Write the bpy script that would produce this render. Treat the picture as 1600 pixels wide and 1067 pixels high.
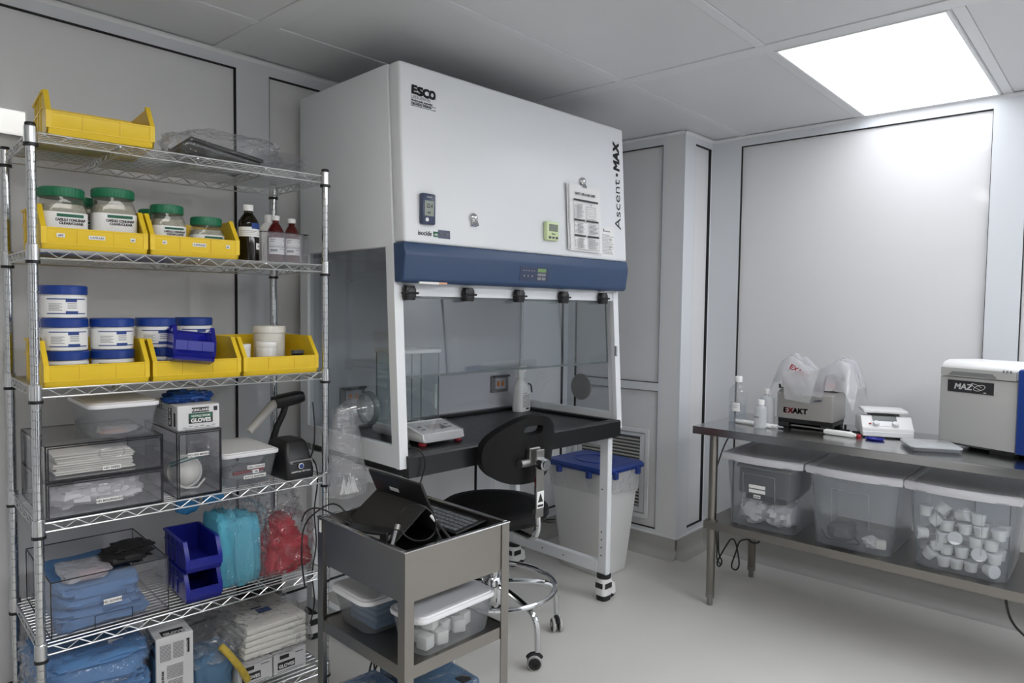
import bpy, bmesh, math, random
from math import sin, cos, pi, radians
from mathutils import Vector, Matrix, noise

for o in list(bpy.data.objects):
    bpy.data.objects.remove(o, do_unlink=True)
SC = bpy.context.scene
COL = SC.collection

# ------------------------------------------------------------------ camera
CAM_H = 1.46
YAW, PITCH, ROLL, FPX = radians(41.974), radians(-2.821), radians(0.722), 1087.14
cd = bpy.data.cameras.new('camera'); cam = bpy.data.objects.new('camera', cd); COL.objects.link(cam)
fw = Vector((cos(PITCH) * cos(YAW), cos(PITCH) * sin(YAW), sin(PITCH)))
rt = Vector((sin(YAW), -cos(YAW), 0)); up = rt.cross(fw)
r2 = cos(ROLL) * rt + sin(ROLL) * up; u2 = cos(ROLL) * up - sin(ROLL) * rt
cam.matrix_world = Matrix(((r2.x, u2.x, -fw.x, 0), (r2.y, u2.y, -fw.y, 0), (r2.z, u2.z, -fw.z, CAM_H), (0, 0, 0, 1)))
cd.sensor_fit = 'HORIZONTAL'; cd.sensor_width = 36.0; cd.lens = 36.0 * FPX / 1600.0
cd.clip_start = 0.05; cd.clip_end = 50
SC.camera = cam

# ------------------------------------------------------------------ world, exposure
wd = bpy.data.worlds.new('world'); SC.world = wd; wd.use_nodes = True
wd.node_tree.nodes['Background'].inputs[0].default_value = (0.5, 0.52, 0.55, 1)
wd.node_tree.nodes['Background'].inputs[1].default_value = 0.05
SC.view_settings.view_transform = 'Standard'; SC.view_settings.look = 'None'
SC.view_settings.gamma = 1.0; SC.view_settings.use_curve_mapping = False
SC.view_settings.exposure = 0.0
SC.cycles.use_denoising = True
SC.cycles.transparent_max_bounces = 24
LIGHT_STRENGTH = 4.6; LIGHT_STRENGTH2 = 9.6; LIGHT_STRENGTH3 = 18.0          # radiance of the ceiling light panels, the last for added rear fill
LIGHT_COL = (0.96, 0.985, 1.04)        # the cool lamp by the right wall, also the added rear fill
LIGHT_COL2 = (1.0, 0.975, 0.93)       # the slightly warmer lamps elsewhere

# ------------------------------------------------------------------ helpers
class MB:
    def __init__(s): s.v = []; s.f = []
    def add(s, vs, fs, M=None):
        b = len(s.v)
        for p in vs:
            p = Vector(p)
            s.v.append(M @ p if M else p)
        for f in fs: s.f.append([b + i for i in f])
        return s
    def box(s, c, d, bev=0, rot=None, seg=1):
        M = Matrix.Translation(Vector(c)) @ (rot.to_4x4() if rot else Matrix())
        x, y, z = d[0] / 2, d[1] / 2, d[2] / 2
        if bev <= 0:
            vs = [(-x, -y, -z), (x, -y, -z), (x, y, -z), (-x, y, -z), (-x, -y, z), (x, -y, z), (x, y, z), (-x, y, z)]
            fs = [(0, 3, 2, 1), (4, 5, 6, 7), (0, 1, 5, 4), (1, 2, 6, 5), (2, 3, 7, 6), (3, 0, 4, 7)]
            return s.add(vs, fs, M)
        bm = bmesh.new(); bmesh.ops.create_cube(bm, size=1)
        for v in bm.verts: v.co = Vector((v.co.x * d[0], v.co.y * d[1], v.co.z * d[2]))
        bmesh.ops.bevel(bm, geom=bm.edges[:], offset=min(bev, 0.49 * min(d)), segments=seg, affect='EDGES', profile=0.5)
        bm.verts.index_update()
        s.add([v.co.copy() for v in bm.verts], [[v.index for v in f.verts] for f in bm.faces], M); bm.free()
        return s
    def bb(s, x0, x1, y0, y1, z0, z1, bev=0, seg=1):
        return s.box(((x0 + x1) / 2, (y0 + y1) / 2, (z0 + z1) / 2), (abs(x1 - x0), abs(y1 - y0), abs(z1 - z0)), bev, None, seg)
    def prism(s, poly, a, b, axis='x', M=None):
        n = len(poly)
        def P(p, t): return {'x': (t, p[0], p[1]), 'y': (p[0], t, p[1]), 'z': (p[0], p[1], t)}[axis]
        vs = [P(p, a) for p in poly] + [P(p, b) for p in poly]
        fs = [list(range(n))[::-1], list(range(n, 2 * n))] + [[i, (i + 1) % n, n + (i + 1) % n, n + i] for i in range(n)]
        return s.add(vs, fs, M)
    def tube(s, pts, r, seg=8, closed=False):
        pts = [Vector(p) for p in pts]; n = len(pts); rings = []
        nrm = None
        for i, p in enumerate(pts):
            if closed: t = pts[(i + 1) % n] - pts[i - 1]
            else: t = pts[min(i + 1, n - 1)] - pts[max(i - 1, 0)]
            t.normalize()
            if nrm is None:
                a = Vector((0, 0, 1)) if abs(t.z) < .9 else Vector((1, 0, 0))
                nrm = t.cross(a).normalized()
            else:
                nrm = (nrm - t * nrm.dot(t)).normalized()
            bn = t.cross(nrm)
            rr_ = r[i] if isinstance(r, (list, tuple)) else r
            rings.append([p + rr_ * (cos(2 * pi * k / seg) * nrm + sin(2 * pi * k / seg) * bn) for k in range(seg)])
        vs = [q for R in rings for q in R]; fs = []
        m = n if closed else n - 1
        for i in range(m):
            j = (i + 1) % n
            for k in range(seg):
                fs.append((i * seg + k, i * seg + (k + 1) % seg, j * seg + (k + 1) % seg, j * seg + k))
        if not closed:
            fs.append(list(range(seg))[::-1]); fs.append([(n - 1) * seg + k for k in range(seg)])
        return s.add(vs, fs)
    def lathe(s, prof, seg=24, c=(0, 0, 0), M=None):
        T = Matrix.Translation(Vector(c)) @ (M if M else Matrix())
        vs = []; fs = []; n = len(prof)
        for r, z in prof:
            for k in range(seg): vs.append((r * cos(2 * pi * k / seg), r * sin(2 * pi * k / seg), z))
        for i in range(n - 1):
            for k in range(seg):
                fs.append((i * seg + k, i * seg + (k + 1) % seg, (i + 1) * seg + (k + 1) % seg, (i + 1) * seg + k))
        ring = prof[0] == prof[-1]
        if prof[0][0] > 1e-6 and not ring: fs.append(list(range(seg))[::-1])
        if prof[-1][0] > 1e-6 and not ring: fs.append([(n - 1) * seg + k for k in range(seg)])
        return s.add(vs, fs, T)
    def cyl(s, p0, p1, r, seg=16, r2=None):
        return s.tube([p0, p1], [r, r if r2 is None else r2], seg)
    def loft(s, levels, n=5, capb=True, capt=True, M=None):
        vs = []; fs = []; m = 4 * n
        for L in levels:
            w, d, r, z = L[:4]; ox, oy = (L[4], L[5]) if len(L) > 4 else (0, 0)
            r = max(min(r, w / 2 - 1e-4, d / 2 - 1e-4), 1e-4)
            for q, (sx, sy) in enumerate(((1, 1), (-1, 1), (-1, -1), (1, -1))):
                for k in range(n):
                    a = q * pi / 2 + k * (pi / 2) / (n - 1)
                    vs.append((ox + sx * (w / 2 - r) + r * cos(a), oy + sy * (d / 2 - r) + r * sin(a), z))
        for i in range(len(levels) - 1):
            for k in range(m):
                fs.append((i * m + k, i * m + (k + 1) % m, (i + 1) * m + (k + 1) % m, (i + 1) * m + k))
        if capb: fs.append(list(range(m))[::-1])
        if capt: fs.append([(len(levels) - 1) * m + k for k in range(m)])
        return s.add(vs, fs, M)
    def grid(s, fn, nu, nv, wrap=False):
        vs = [fn(i / nu, j / nv) for i in range(nu if wrap else nu + 1) for j in range(nv + 1)]
        fs = []; w = nv + 1; t = nu if wrap else nu + 1
        for i in range(nu):
            for j in range(nv):
                a, b = i * w + j, ((i + 1) % t) * w + j
                fs.append((a, b, b + 1, a + 1))
        return s.add(vs, fs)
    def blob(s, c, d, seed=0, amp=.2, freq=1.6, nu=28, nv=16, p=.7, flat=0, fold=0, ff=5.0):
        if fold: nu, nv = max(nu, 64), max(nv, 34)
        sd = Vector((seed * 3.7, seed * 1.3, seed * 7.1))
        def sp(x, e): return math.copysign(abs(x) ** e, x)
        def fn(a, b):
            th = 2 * pi * a; ph = -pi / 2 + pi * b
            q = Vector((sp(cos(ph), p) * sp(cos(th), p), sp(cos(ph), p) * sp(sin(th), p), sp(sin(ph), p)))
            dis = 1 + amp * (noise.noise(q * freq + sd) + .5 * noise.noise(q * freq * 2.7 + sd) + .35 * (0.5 - abs(noise.noise(q * freq * 4.3 + sd))))
            if fold:
                dis += fold * (.45 - abs(noise.noise(q * ff + sd))) + .5 * fold * (.45 - abs(noise.noise(q * ff * 2.3 - sd)))
            q = q * dis
            z = q.z * d[2] / 2
            if flat: z = max(z, -d[2] / 2 * flat)
            return (c[0] + q.x * d[0] / 2, c[1] + q.y * d[1] / 2, c[2] + z)
        return s.grid(fn, nu, nv, wrap=True)

def obj(name, mb, mat, parent=None, sharp=35, loc=None):
    me = bpy.data.meshes.new(name)
    me.from_pydata([tuple(v) for v in mb.v], [], mb.f); me.update()
    bm = bmesh.new(); bm.from_mesh(me)
    bmesh.ops.recalc_face_normals(bm, faces=bm.faces[:])
    bm.to_mesh(me); bm.free()
    if mat: me.materials.append(mat)
    me.polygons.foreach_set('use_smooth', [True] * len(me.polygons))
    me.set_sharp_from_angle(angle=radians(sharp))
    o = bpy.data.objects.new(name, me); COL.objects.link(o)
    if parent: o.parent = parent
    if loc: o.location = loc
    return o

def tag(o, label, cat, group=None):
    o['label'] = label; o['category'] = cat
    if group: o['group'] = group
    return o

def thing(name, label, cat, loc=(0, 0, 0), rz=0, group=None):
    o = bpy.data.objects.new(name, None); COL.objects.link(o)
    o.location = loc; o.rotation_euler = (0, 0, rz); o.empty_display_size = .05
    return tag(o, label, cat, group)

def struct(name, mb, mat, parent=None):
    o = obj(name, mb, mat, parent)
    if not parent: o['kind'] = 'structure'
    return o

def dup(root, loc, rz=None, label=None, group=None):
    r = root.copy(); COL.objects.link(r); r.location = loc
    if rz is not None: r.rotation_euler = (0, 0, rz)
    if label: r['label'] = label
    if group: r['group'] = group
    for ch in list(root.children):
        c = ch.copy(); COL.objects.link(c); c.parent = r
        for g in list(ch.children):
            d = g.copy(); COL.objects.link(d); d.parent = c
    return r

RX90 = Matrix.Rotation(pi / 2, 4, 'X')
FRONT = RX90                                              # text facing local -y
LEFT = Matrix.Rotation(-pi / 2, 4, 'Z') @ RX90            # text facing local -x
def lettering(txt, size, mat, parent, pos, M=FRONT, bold=0.0, shear=0.0, align='LEFT', sx=1.0, name='lettering', ext=0.0004, spacing=1.0, fit=None, fat=0):
    cu = bpy.data.curves.new('t', 'FONT'); cu.body = txt; cu.size = size; cu.extrude = ext
    cu.offset = bold * size; cu.shear = shear; cu.align_x = align; cu.resolution_u = 3; cu.space_character = spacing
    t = bpy.data.objects.new('t', cu)
    COL.objects.link(t)
    dg = bpy.context.evaluated_depsgraph_get()
    me = bpy.data.meshes.new_from_object(t.evaluated_get(dg))
    bpy.data.objects.remove(t, do_unlink=True); bpy.data.curves.remove(cu)
    if fit:
        xs = [v.co.x for v in me.vertices]; sx = fit / (max(xs) - min(xs))
    if fat:                                                # heavier strokes: the outline repeated a hair to each side
        vs = [v.co.copy() for v in me.vertices]; fc_ = [list(p.vertices) for p in me.polygons]; n = len(vs); V = []; F = []
        for i, (dx, dy) in enumerate(((-1, -1), (1, -1), (-1, 1), (1, 1), (0, 0))):
            V += [(v.x + dx * fat / (sx if fit else 1), v.y + dy * fat, v.z) for v in vs]; F += [[q + i * n for q in f] for f in fc_]
        me = bpy.data.meshes.new(name); me.from_pydata(V, [], F); me.update()
    me.transform(Matrix.Translation(Vector(pos)) @ M @ Matrix.Diagonal((sx, 1, 1, 1)))
    me.materials.clear(); me.materials.append(mat); me.name = name
    o = bpy.data.objects.new(name, me); COL.objects.link(o); o.parent = parent
    return o

def quads(rects, t=0.0004):
    """flat print in the local xz plane facing -y: rects (x0,x1,z0,z1,y)"""
    m = MB()
    for x0, x1, z0, z1, y in rects: m.bb(x0, x1, y - t, y, z0, z1)
    return m

# ------------------------------------------------------------------ materials
def newmat(name):
    m = bpy.data.materials.new(name); m.use_nodes = True
    nt = m.node_tree; b = nt.nodes['Principled BSDF']
    return m, nt, b
def pm(name, col, rough=.5, metal=0, spec=.5, nz=0.0, nscale=40, bump=0.0, bscale=200, coat=0, stretch=None, emit=0):
    m, nt, b = newmat(name)
    b.inputs['Base Color'].default_value = (*col, 1); b.inputs['Roughness'].default_value = rough
    b.inputs['Metallic'].default_value = metal; b.inputs['Specular IOR Level'].default_value = spec
    b.inputs['Coat Weight'].default_value = coat
    if emit:
        b.inputs['Emission Color'].default_value = (*col, 1); b.inputs['Emission Strength'].default_value = emit
    if nz or bump:
        tc = nt.nodes.new('ShaderNodeTexCoord'); mp = nt.nodes.new('ShaderNodeMapping')
        if stretch: mp.inputs['Scale'].default_value = stretch
        nt.links.new(tc.outputs['Object'], mp.inputs[0])
    if nz:
        n = nt.nodes.new('ShaderNodeTexNoise'); n.inputs['Scale'].default_value = nscale; n.inputs['Detail'].default_value = 4
        nt.links.new(mp.outputs[0], n.inputs['Vector'])
        mx = nt.nodes.new('ShaderNodeMixRGB'); mx.blend_type = 'MIX'
        mx.inputs[1].default_value = (*[c * (1 - nz) for c in col], 1); mx.inputs[2].default_value = (*[min(1, c * (1 + nz)) for c in col], 1)
        nt.links.new(n.outputs['Fac'], mx.inputs[0]); nt.links.new(mx.outputs[0], b.inputs['Base Color'])
        mr = nt.nodes.new('ShaderNodeMapRange'); mr.inputs['To Min'].default_value = rough * .85; mr.inputs['To Max'].default_value = min(1, rough * 1.15)
        nt.links.new(n.outputs['Fac'], mr.inputs[0]); nt.links.new(mr.outputs[0], b.inputs['Roughness'])
    if bump:
        n2 = nt.nodes.new('ShaderNodeTexNoise'); n2.inputs['Scale'].default_value = bscale; n2.inputs['Detail'].default_value = 3
        nt.links.new(mp.outputs[0], n2.inputs['Vector'])
        bp = nt.nodes.new('ShaderNodeBump'); bp.inputs['Strength'].default_value = bump; bp.inputs['Distance'].default_value = .002
        nt.links.new(n2.outputs['Fac'], bp.inputs['Height']); nt.links.new(bp.outputs[0], b.inputs['Normal'])
    return m
def clear(name, tint=(.95, .96, .97), body=.12, bodycol=(.7, .72, .74), rough=.08, gloss=.9, ior=1.45, wrinkle=0, wscale=18):
    """thin clear or frosted plastic and glass: see-through, a milky share and a fresnel reflection"""
    m = bpy.data.materials.new(name); m.use_nodes = True; nt = m.node_tree; nt.nodes.clear()
    out = nt.nodes.new('ShaderNodeOutputMaterial')
    tr = nt.nodes.new('ShaderNodeBsdfTransparent'); tr.inputs[0].default_value = (*tint, 1)
    df = nt.nodes.new('ShaderNodeBsdfDiffuse'); df.inputs[0].default_value = (*bodycol, 1)
    tl = nt.nodes.new('ShaderNodeBsdfTranslucent'); tl.inputs[0].default_value = (*bodycol, 1)
    md = nt.nodes.new('ShaderNodeMixShader'); md.inputs[0].default_value = .4
    nt.links.new(df.outputs[0], md.inputs[1]); nt.links.new(tl.outputs[0], md.inputs[2])
    mb_ = nt.nodes.new('ShaderNodeMixShader'); mb_.inputs[0].default_value = body
    nt.links.new(tr.outputs[0], mb_.inputs[1]); nt.links.new(md.outputs[0], mb_.inputs[2])
    gl = nt.nodes.new('ShaderNodeBsdfGlossy'); gl.inputs['Roughness'].default_value = rough; gl.inputs[0].default_value = (gloss, gloss, gloss, 1)
    fr = nt.nodes.new('ShaderNodeFresnel')
    ge = nt.nodes.new('ShaderNodeNewGeometry'); mi = nt.nodes.new('ShaderNodeMapRange')   # same reflection from both sides of a thin sheet
    mi.inputs['To Min'].default_value = ior; mi.inputs['To Max'].default_value = 1 / ior
    nt.links.new(ge.outputs['Backfacing'], mi.inputs[0]); nt.links.new(mi.outputs[0], fr.inputs[0])
    mg = nt.nodes.new('ShaderNodeMixShader')
    nt.links.new(fr.outputs[0], mg.inputs[0]); nt.links.new(mb_.outputs[0], mg.inputs[1]); nt.links.new(gl.outputs[0], mg.inputs[2])
    nt.links.new(mg.outputs[0], out.inputs[0])
    if wrinkle:
        tc = nt.nodes.new('ShaderNodeTexCoord'); n2 = nt.nodes.new('ShaderNodeTexNoise')
        n2.inputs['Scale'].default_value = wscale; n2.inputs['Detail'].default_value = 3; n2.inputs['Distortion'].default_value = 1.2
        nt.links.new(tc.outputs['Object'], n2.inputs['Vector'])
        bp = nt.nodes.new('ShaderNodeBump'); bp.inputs['Strength'].default_value = wrinkle; bp.inputs['Distance'].default_value = .02
        nt.links.new(n2.outputs['Fac'], bp.inputs['Height'])
        nt.links.new(bp.outputs[0], gl.inputs['Normal']); nt.links.new(bp.outputs[0], fr.inputs['Normal'])
    return m

M = {}
M['wall'] = pm('wall_frame_white', (.665, .685, .71), .5, spec=.15)
M['panel'] = pm('wall_panel_white', (.72, .72, .725), .5, spec=0)
_nt = M['panel'].node_tree; _g = _nt.nodes.new('ShaderNodeBsdfGlossy'); _g.inputs['Roughness'].default_value = .06
_mx = _nt.nodes.new('ShaderNodeMixShader'); _mx.inputs[0].default_value = .026            # faint sheen of the smooth panels
_nt.links.new(_nt.nodes['Principled BSDF'].outputs[0], _mx.inputs[1]); _nt.links.new(_g.outputs[0], _mx.inputs[2])
_nt.links.new(_mx.outputs[0], _nt.nodes['Material Output'].inputs[0])
M['gasket'] = pm('black_gasket', (.006, .006, .006), .7)
M['ceil'] = pm('ceiling_panel', (.64, .65, .66), .45, nz=.02, nscale=5)
M['ceilbar'] = pm('ceiling_bar', (.66, .67, .68), .35)
M['floor'] = pm('floor_vinyl', (.60, .59, .56), .38, nz=.06, nscale=2.5, bump=.05, bscale=60)
M['cove'] = pm('cove_vinyl', (.40, .395, .375), .4, nz=.04, nscale=4)
M['trim'] = pm('white_trim', (.75, .76, .77), .35)
M['hoodwhite'] = pm('powder_coat_white', (.74, .76, .78), .38, bump=.04, bscale=500)
M['hoodgrey'] = pm('powder_coat_grey', (.52, .53, .56), .35)
M['navy'] = pm('navy_plastic', (.028, .06, .135), .42, nz=.05, nscale=8)
M['navydark'] = pm('navy_panel', (.035, .05, .10), .3)
M['black'] = pm('black_plastic', (.008, .008, .009), .4)
M['rubber'] = pm('black_rubber', (.012, .012, .013), .65)
M['epoxy'] = pm('black_epoxy', (.009, .0095, .0105), .36, nz=.1, nscale=30)
M['blackmat'] = pm('black_urethane', (.004, .004, .0045), .55, spec=.3, bump=.1, bscale=150)
M['chrome'] = pm('chrome', (.62, .63, .64), .10, metal=1)
M['wire'] = pm('chrome_wire', (.68, .69, .70), .3, metal=1)
M['zinc'] = pm('zinc_sleeve', (.66, .67, .68), .25, metal=1)
M['steel'] = pm('brushed_steel', (.27, .255, .235), .345, metal=1, nz=.05, nscale=6, stretch=(1, 1, 6))
M['steelh'] = pm('brushed_steel_top', (.47, .47, .47), .17, metal=1, nz=.06, nscale=5, stretch=(1, 30, 1))
M['steeldk'] = pm('dull_steel', (.30, .295, .285), .4, metal=1, nz=.08, nscale=8)
M['yellow'] = pm('yellow_polymer', (.77, .53, .02), .42, nz=.05, nscale=14)
M['green'] = pm('green_lid', (.012, .16, .075), .4)
M['bluelid'] = pm('blue_lid', (.008, .042, .25), .35)
M['bluebin'] = pm('blue_polymer', (.008, .014, .26), .33)
M['blueclear'] = clear('blue_clear', (.12, .14, .75), .35, (.03, .04, .55), .1)
M['white'] = pm('white_plastic', (.80, .80, .79), .4)
M['whitejar'] = pm('white_hdpe', (.82, .82, .80), .38)
M['cream'] = pm('cream_plastic', (.70, .68, .62), .45)
M['paper'] = pm('paper', (.80, .80, .79), .8)
M['card'] = pm('carton', (.66, .66, .67), .65)
M['ink'] = pm('ink_black', (.02, .02, .022), .6)
M['inkgrey'] = pm('ink_grey', (.25, .25, .26), .7)
M['inkgreen'] = pm('ink_green', (.012, .11, .06), .6)
M['inkblue'] = pm('ink_blue', (.015, .05, .22), .6)
M['inkred'] = pm('ink_red', (.38, .02, .03), .6)
M['orange'] = pm('orange_print', (.75, .22, .02), .5)
M['amber'] = clear('amber_glass', (.42, .07, .05), .55, (.17, .012, .012), .08)
M['brownglass'] = clear('brown_glass', (.12, .07, .015), .5, (.02, .014, .004), .08)
M['brownliq'] = pm('dark_liquid', (.05, .03, .006), .2)
M['redliq'] = pm('red_liquid', (.14, .012, .012), .25)
M['glass'] = clear('clear_glass', (.93, .95, .95), .03, (.6, .63, .66), .02, ior=1.5)
M['sash'] = clear('sash_glass', (.84, .86, .87), .02, (.5, .52, .55), .01, ior=1.52)
M['cone'] = clear('clear_cone', (.93, .94, .95), .10, (.75, .77, .8), .04, ior=1.9)
M['edge'] = pm('glass_edge', (.10, .12, .125), .2)
M['acrylic'] = clear('clear_acrylic', (.95, .95, .96), .05, (.55, .55, .58), .05)
M['acredge'] = clear('acrylic_edge', (.25, .25, .28), .6, (.05, .05, .06), .1)
M['petjar'] = clear('clear_pet', (.90, .90, .86), .15, (.55, .54, .48), .07)
M['frost'] = clear('frosted_tub', (.86, .88, .90), .24, (.62, .64, .67), .25)
M['frost2'] = clear('frosted_tote', (.86, .88, .90), .20, (.58, .61, .65), .35)
M['film'] = clear('clear_film', (.97, .97, .98), .035, (.72, .72, .74), .07, ior=1.6, wrinkle=1.0, wscale=16)
M['film2'] = clear('crumpled_bag_film', (.95, .95, .96), .16, (.80, .80, .82), .06, ior=1.8, wrinkle=1.0, wscale=22)
M['filmmilk'] = clear('milky_film', (.9, .9, .92), .50, (.80, .80, .82), .15, ior=1.5, wrinkle=.6)
M['liner'] = clear('bin_liner', (.9, .9, .92), .62, (.80, .80, .80), .2, ior=1.4, wrinkle=.8, wscale=25)
M['lidwhite'] = pm('tub_lid_white', (.74, .74, .76), .38)
M['toplid'] = pm('tote_lid', (.62, .62, .66), .4)
M['darkgrey'] = pm('dark_grey', (.09, .095, .105), .5)
M['midgrey'] = pm('mid_grey', (.22, .22, .22), .5)
M['capsules'] = pm('capsules', (.40, .385, .34), .5, nz=.5, nscale=160, bump=.6, bscale=220)
M['bluepack'] = pm('blue_nonwoven', (.10, .23, .46), .8, nz=.12, nscale=14, bump=.5, bscale=70)
M['cyan'] = pm('cyan_nonwoven', (.10, .42, .56), .75, nz=.08, nscale=10, bump=.4, bscale=60)
M['redcloth'] = pm('red_nonwoven', (.42, .03, .045), .7, nz=.15, nscale=12, bump=.5, bscale=50)
M['glove'] = pm('blue_nitrile', (.014, .075, .30), .5, nz=.15, nscale=30)
M['pouch'] = pm('blue_pouch', (.02, .16, .36), .55, nz=.1, nscale=20)
M['wipes'] = pm('white_wipes', (.80, .79, .73), .85, bump=.2, bscale=120)
M['bouff'] = pm('white_bouffant', (.72, .71, .72), .9, bump=.8, bscale=60)
M['teal'] = pm('teal_elastic', (.03, .16, .18), .7)
M['binbody'] = pm('bin_white', (.70, .70, .69), .45)
M['binlid'] = pm('bin_lid_blue', (.012, .04, .22), .42, bump=.1, bscale=80)
M['mazgrey'] = pm('machine_grey', (.47, .47, .455), .45)
M['mazblue'] = pm('machine_blue', (.012, .05, .27), .35)
M['lcd'] = pm('lcd_grey', (.20, .23, .19), .25)
M['lcdgreen'] = pm('lcd_green', (.18, .30, .12), .3)
M['lime'] = pm('timer_lime', (.62, .72, .42), .4)
M['screendark'] = pm('screen_dark', (.012, .022, .018), .15)
M['greyhandle'] = pm('grey_handle', (.50, .49, .47), .45)
M['saline'] = clear('clear_bottle', (.93, .94, .95), .14, (.75, .76, .78), .06)
M['milk'] = clear('milky_hdpe', (.85, .87, .88), .62, (.78, .80, .81), .3)
M['water'] = clear('water', (.90, .92, .94), .06, (.7, .72, .75), .03, ior=1.33)
M['skyblue'] = pm('light_blue_carton', (.10, .20, .33), .6)
M['millgrey'] = pm('mill_grey', (.36, .35, .335), .42, metal=.35)
M['darkdoor'] = pm('grey_door', (.13, .135, .15), .4)
M['diff'] = pm('light_diffuser', (.9, .9, .9), .5)
b_ = M['diff'].node_tree.nodes['Principled BSDF']
b_.inputs['Emission Color'].default_value = (*LIGHT_COL, 1); b_.inputs['Emission Strength'].default_value = LIGHT_STRENGTH

M['diff2'] = pm('light_diffuser_warm', (.9, .9, .9), .5)
b_ = M['diff2'].node_tree.nodes['Principled BSDF']
b_.inputs['Emission Color'].default_value = (*LIGHT_COL2, 1); b_.inputs['Emission Strength'].default_value = LIGHT_STRENGTH2

M['diff3'] = pm('fill_diffuser_rear', (.9, .9, .9), .5)  # diffuser of the added rear fill panels
b_ = M['diff3'].node_tree.nodes['Principled BSDF']
b_.inputs['Emission Color'].default_value = (*LIGHT_COL, 1); b_.inputs['Emission Strength'].default_value = LIGHT_STRENGTH3

# ------------------------------------------------------------------ room
ZC, XR, YL, XC, YC = 2.475, 3.954, 2.765, 3.620, 1.951
XB, YB = -.75, -2.2
REC = .02                                               # depth of the panel recesses
struct('floor', MB().bb(XB - .1, XR + .3, YB - .1, YL + .3, -.08, 0), M['floor'])
ceil = struct('ceiling', MB().bb(XB - .1, XR + .3, YB - .1, YL + .3, ZC + .004, ZC + .1), M['ceil'])
barsx = [-.80, -.182, 1.32, 2.695, 4.1]
barsy = [-2.25, -1.6, -.8, -.15, .49, 1.125, 1.765, 2.413, 2.80]
for i in range(len(barsx) - 1):
    for j in range(len(barsy) - 1):
        a0 = barsx[i] + .042; a1 = min(barsx[i + 1] - .042, XR - .001); c0 = barsy[j] + .022; c1 = min(barsy[j + 1] - .022, YL - .001)
        if a1 > a0 and c1 > c0: struct('ceiling_panel', MB().bb(a0, a1, c0, c1, ZC, ZC + .006), M['ceil'], ceil)
for x in barsx[1:-1]:
    struct('ceiling_bar', MB().bb(x - .040, x + .040, YB, YL, ZC - .004, ZC + .005, .002), M['ceilbar'], ceil)
for j, y in enumerate(barsy[1:-1]):
    m = MB()
    for i in range(len(barsx) - 1):
        m.bb(barsx[i] + .04, min(barsx[i + 1] - .04, XR), y - .020, y + .020, ZC - .003, ZC + .005, .002)
    struct('ceiling_bar', m, M['ceilbar'], ceil)

def panel_wall(name, axis, base, lo, hi, openings, cornerz=ZC, flip=1):
    """wall whose visible face lies at base (axis 'x' or 'y'); openings (a0,a1,z0,z1) hold recessed panels with black returns"""
    def bx(m, a0, a1, d0, d1, z0, z1):
        if axis == 'y': m.bb(a0, a1, base + d0, base + d1, z0, z1)
        else: m.bb(base + d0, base + d1, a0, a1, z0, z1)
    m = MB(); bx(m, lo, hi, REC, REC + .10, 0, cornerz); w = struct(name, m, M['panel'])
    cols = sorted(set([lo, hi] + [o[0] for o in openings] + [o[1] for o in openings]))
    fm = MB()
    for a, b in zip(cols, cols[1:]):
        ops = sorted([o for o in openings if o[0] <= a + 1e-6 and o[1] >= b - 1e-6], key=lambda o: o[2])
        z = 0
        for o in ops:
            if o[2] > z: bx(fm, a, b, 0, REC, z, o[2])
            z = o[3]
        bx(fm, a, b, 0, REC, z, cornerz)
    struct('wall_frame', fm, M['wall'], w)
    for (a0, a1, z0, z1) in openings:
        pmb = MB(); bx(pmb, a0 + .004, a1 - .004, REC - .003, REC, z0 + .004, z1 - .004); struct('wall_panel', pmb, M['panel'], w)
        g = MB(); t = .0025
        bx(g, a0, a0 + t, .001, REC, z0, z1); bx(g, a1 - t, a1, .001, REC, z0, z1)
        bx(g, a0, a1, .001, REC, z0, z0 + t); bx(g, a0, a1, .001, REC, z1 - t, z1)
        struct('wall_gasket', g, M['gasket'], w)
    return w
wl = panel_wall('wall_left', 'y', YL, XB, XC + .05, [(-.65, -.03, .17, 2.417), (.11, 1.379, .17, 2.417), (1.522, 2.79, .17, 2.417), (2.93, 3.575, .17, 2.417)])
wr = panel_wall('wall_right', 'x', XR, YB, YC + .05, [(.545, 1.769, .17, 2.416), (-.92, .41, .17, 2.416), (-2.1, -1.06, .17, 2.416)])
wc = panel_wall('wall_plenum', 'x', XC, YC + .12, YL + .05, [(2.092, 2.71, 1.022, 2.412), (2.092, 2.71, .148, .975)])
wcf = panel_wall('wall_return', 'y', YC, XC, XR + .05, [(3.745, 3.942, .158, 2.42)])
struct('wall_back', MB().bb(XB - .1, XB, YB, YL, 0, ZC), M['panel'])
for k, (x0, x1) in enumerate(((.35, 1.28), (1.30, 2.23))):  # unseen dark doors, added so the chrome picks up dark bands
    dq = struct('door_%d' % (k + 1), MB().bb(x0, x1, YB, YB + .045, .01, 2.10, .003), M['darkdoor'])
    struct('door_glass', MB().bb(x0 + .16, x1 - .16, YB + .044, YB + .048, 1.0, 1.9), M['screendark'], dq)
    struct('door_handle', MB().tube([(x1 - .08 if k == 0 else x0 + .08, YB + .045, .92), (x1 - .08 if k == 0 else x0 + .08, YB + .085, .94), (x1 - .08 if k == 0 else x0 + .08, YB + .085, 1.14), (x1 - .08 if k == 0 else x0 + .08, YB + .045, 1.16)], .012, 8), M['steel'], dq)
dq = struct('door_3', MB().bb(XB, XB + .045, -.1, .9, .01, 2.10, .003), M['darkdoor'])  # one more added door out of view, dark for the reflections
struct('door_glass', MB().bb(XB + .044, XB + .048, .1, .7, 1.0, 1.9), M['screendark'], dq)
struct('wall_near', MB().bb(XB, XR + .1, YB - .1, YB, 0, ZC), M['panel'])

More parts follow.
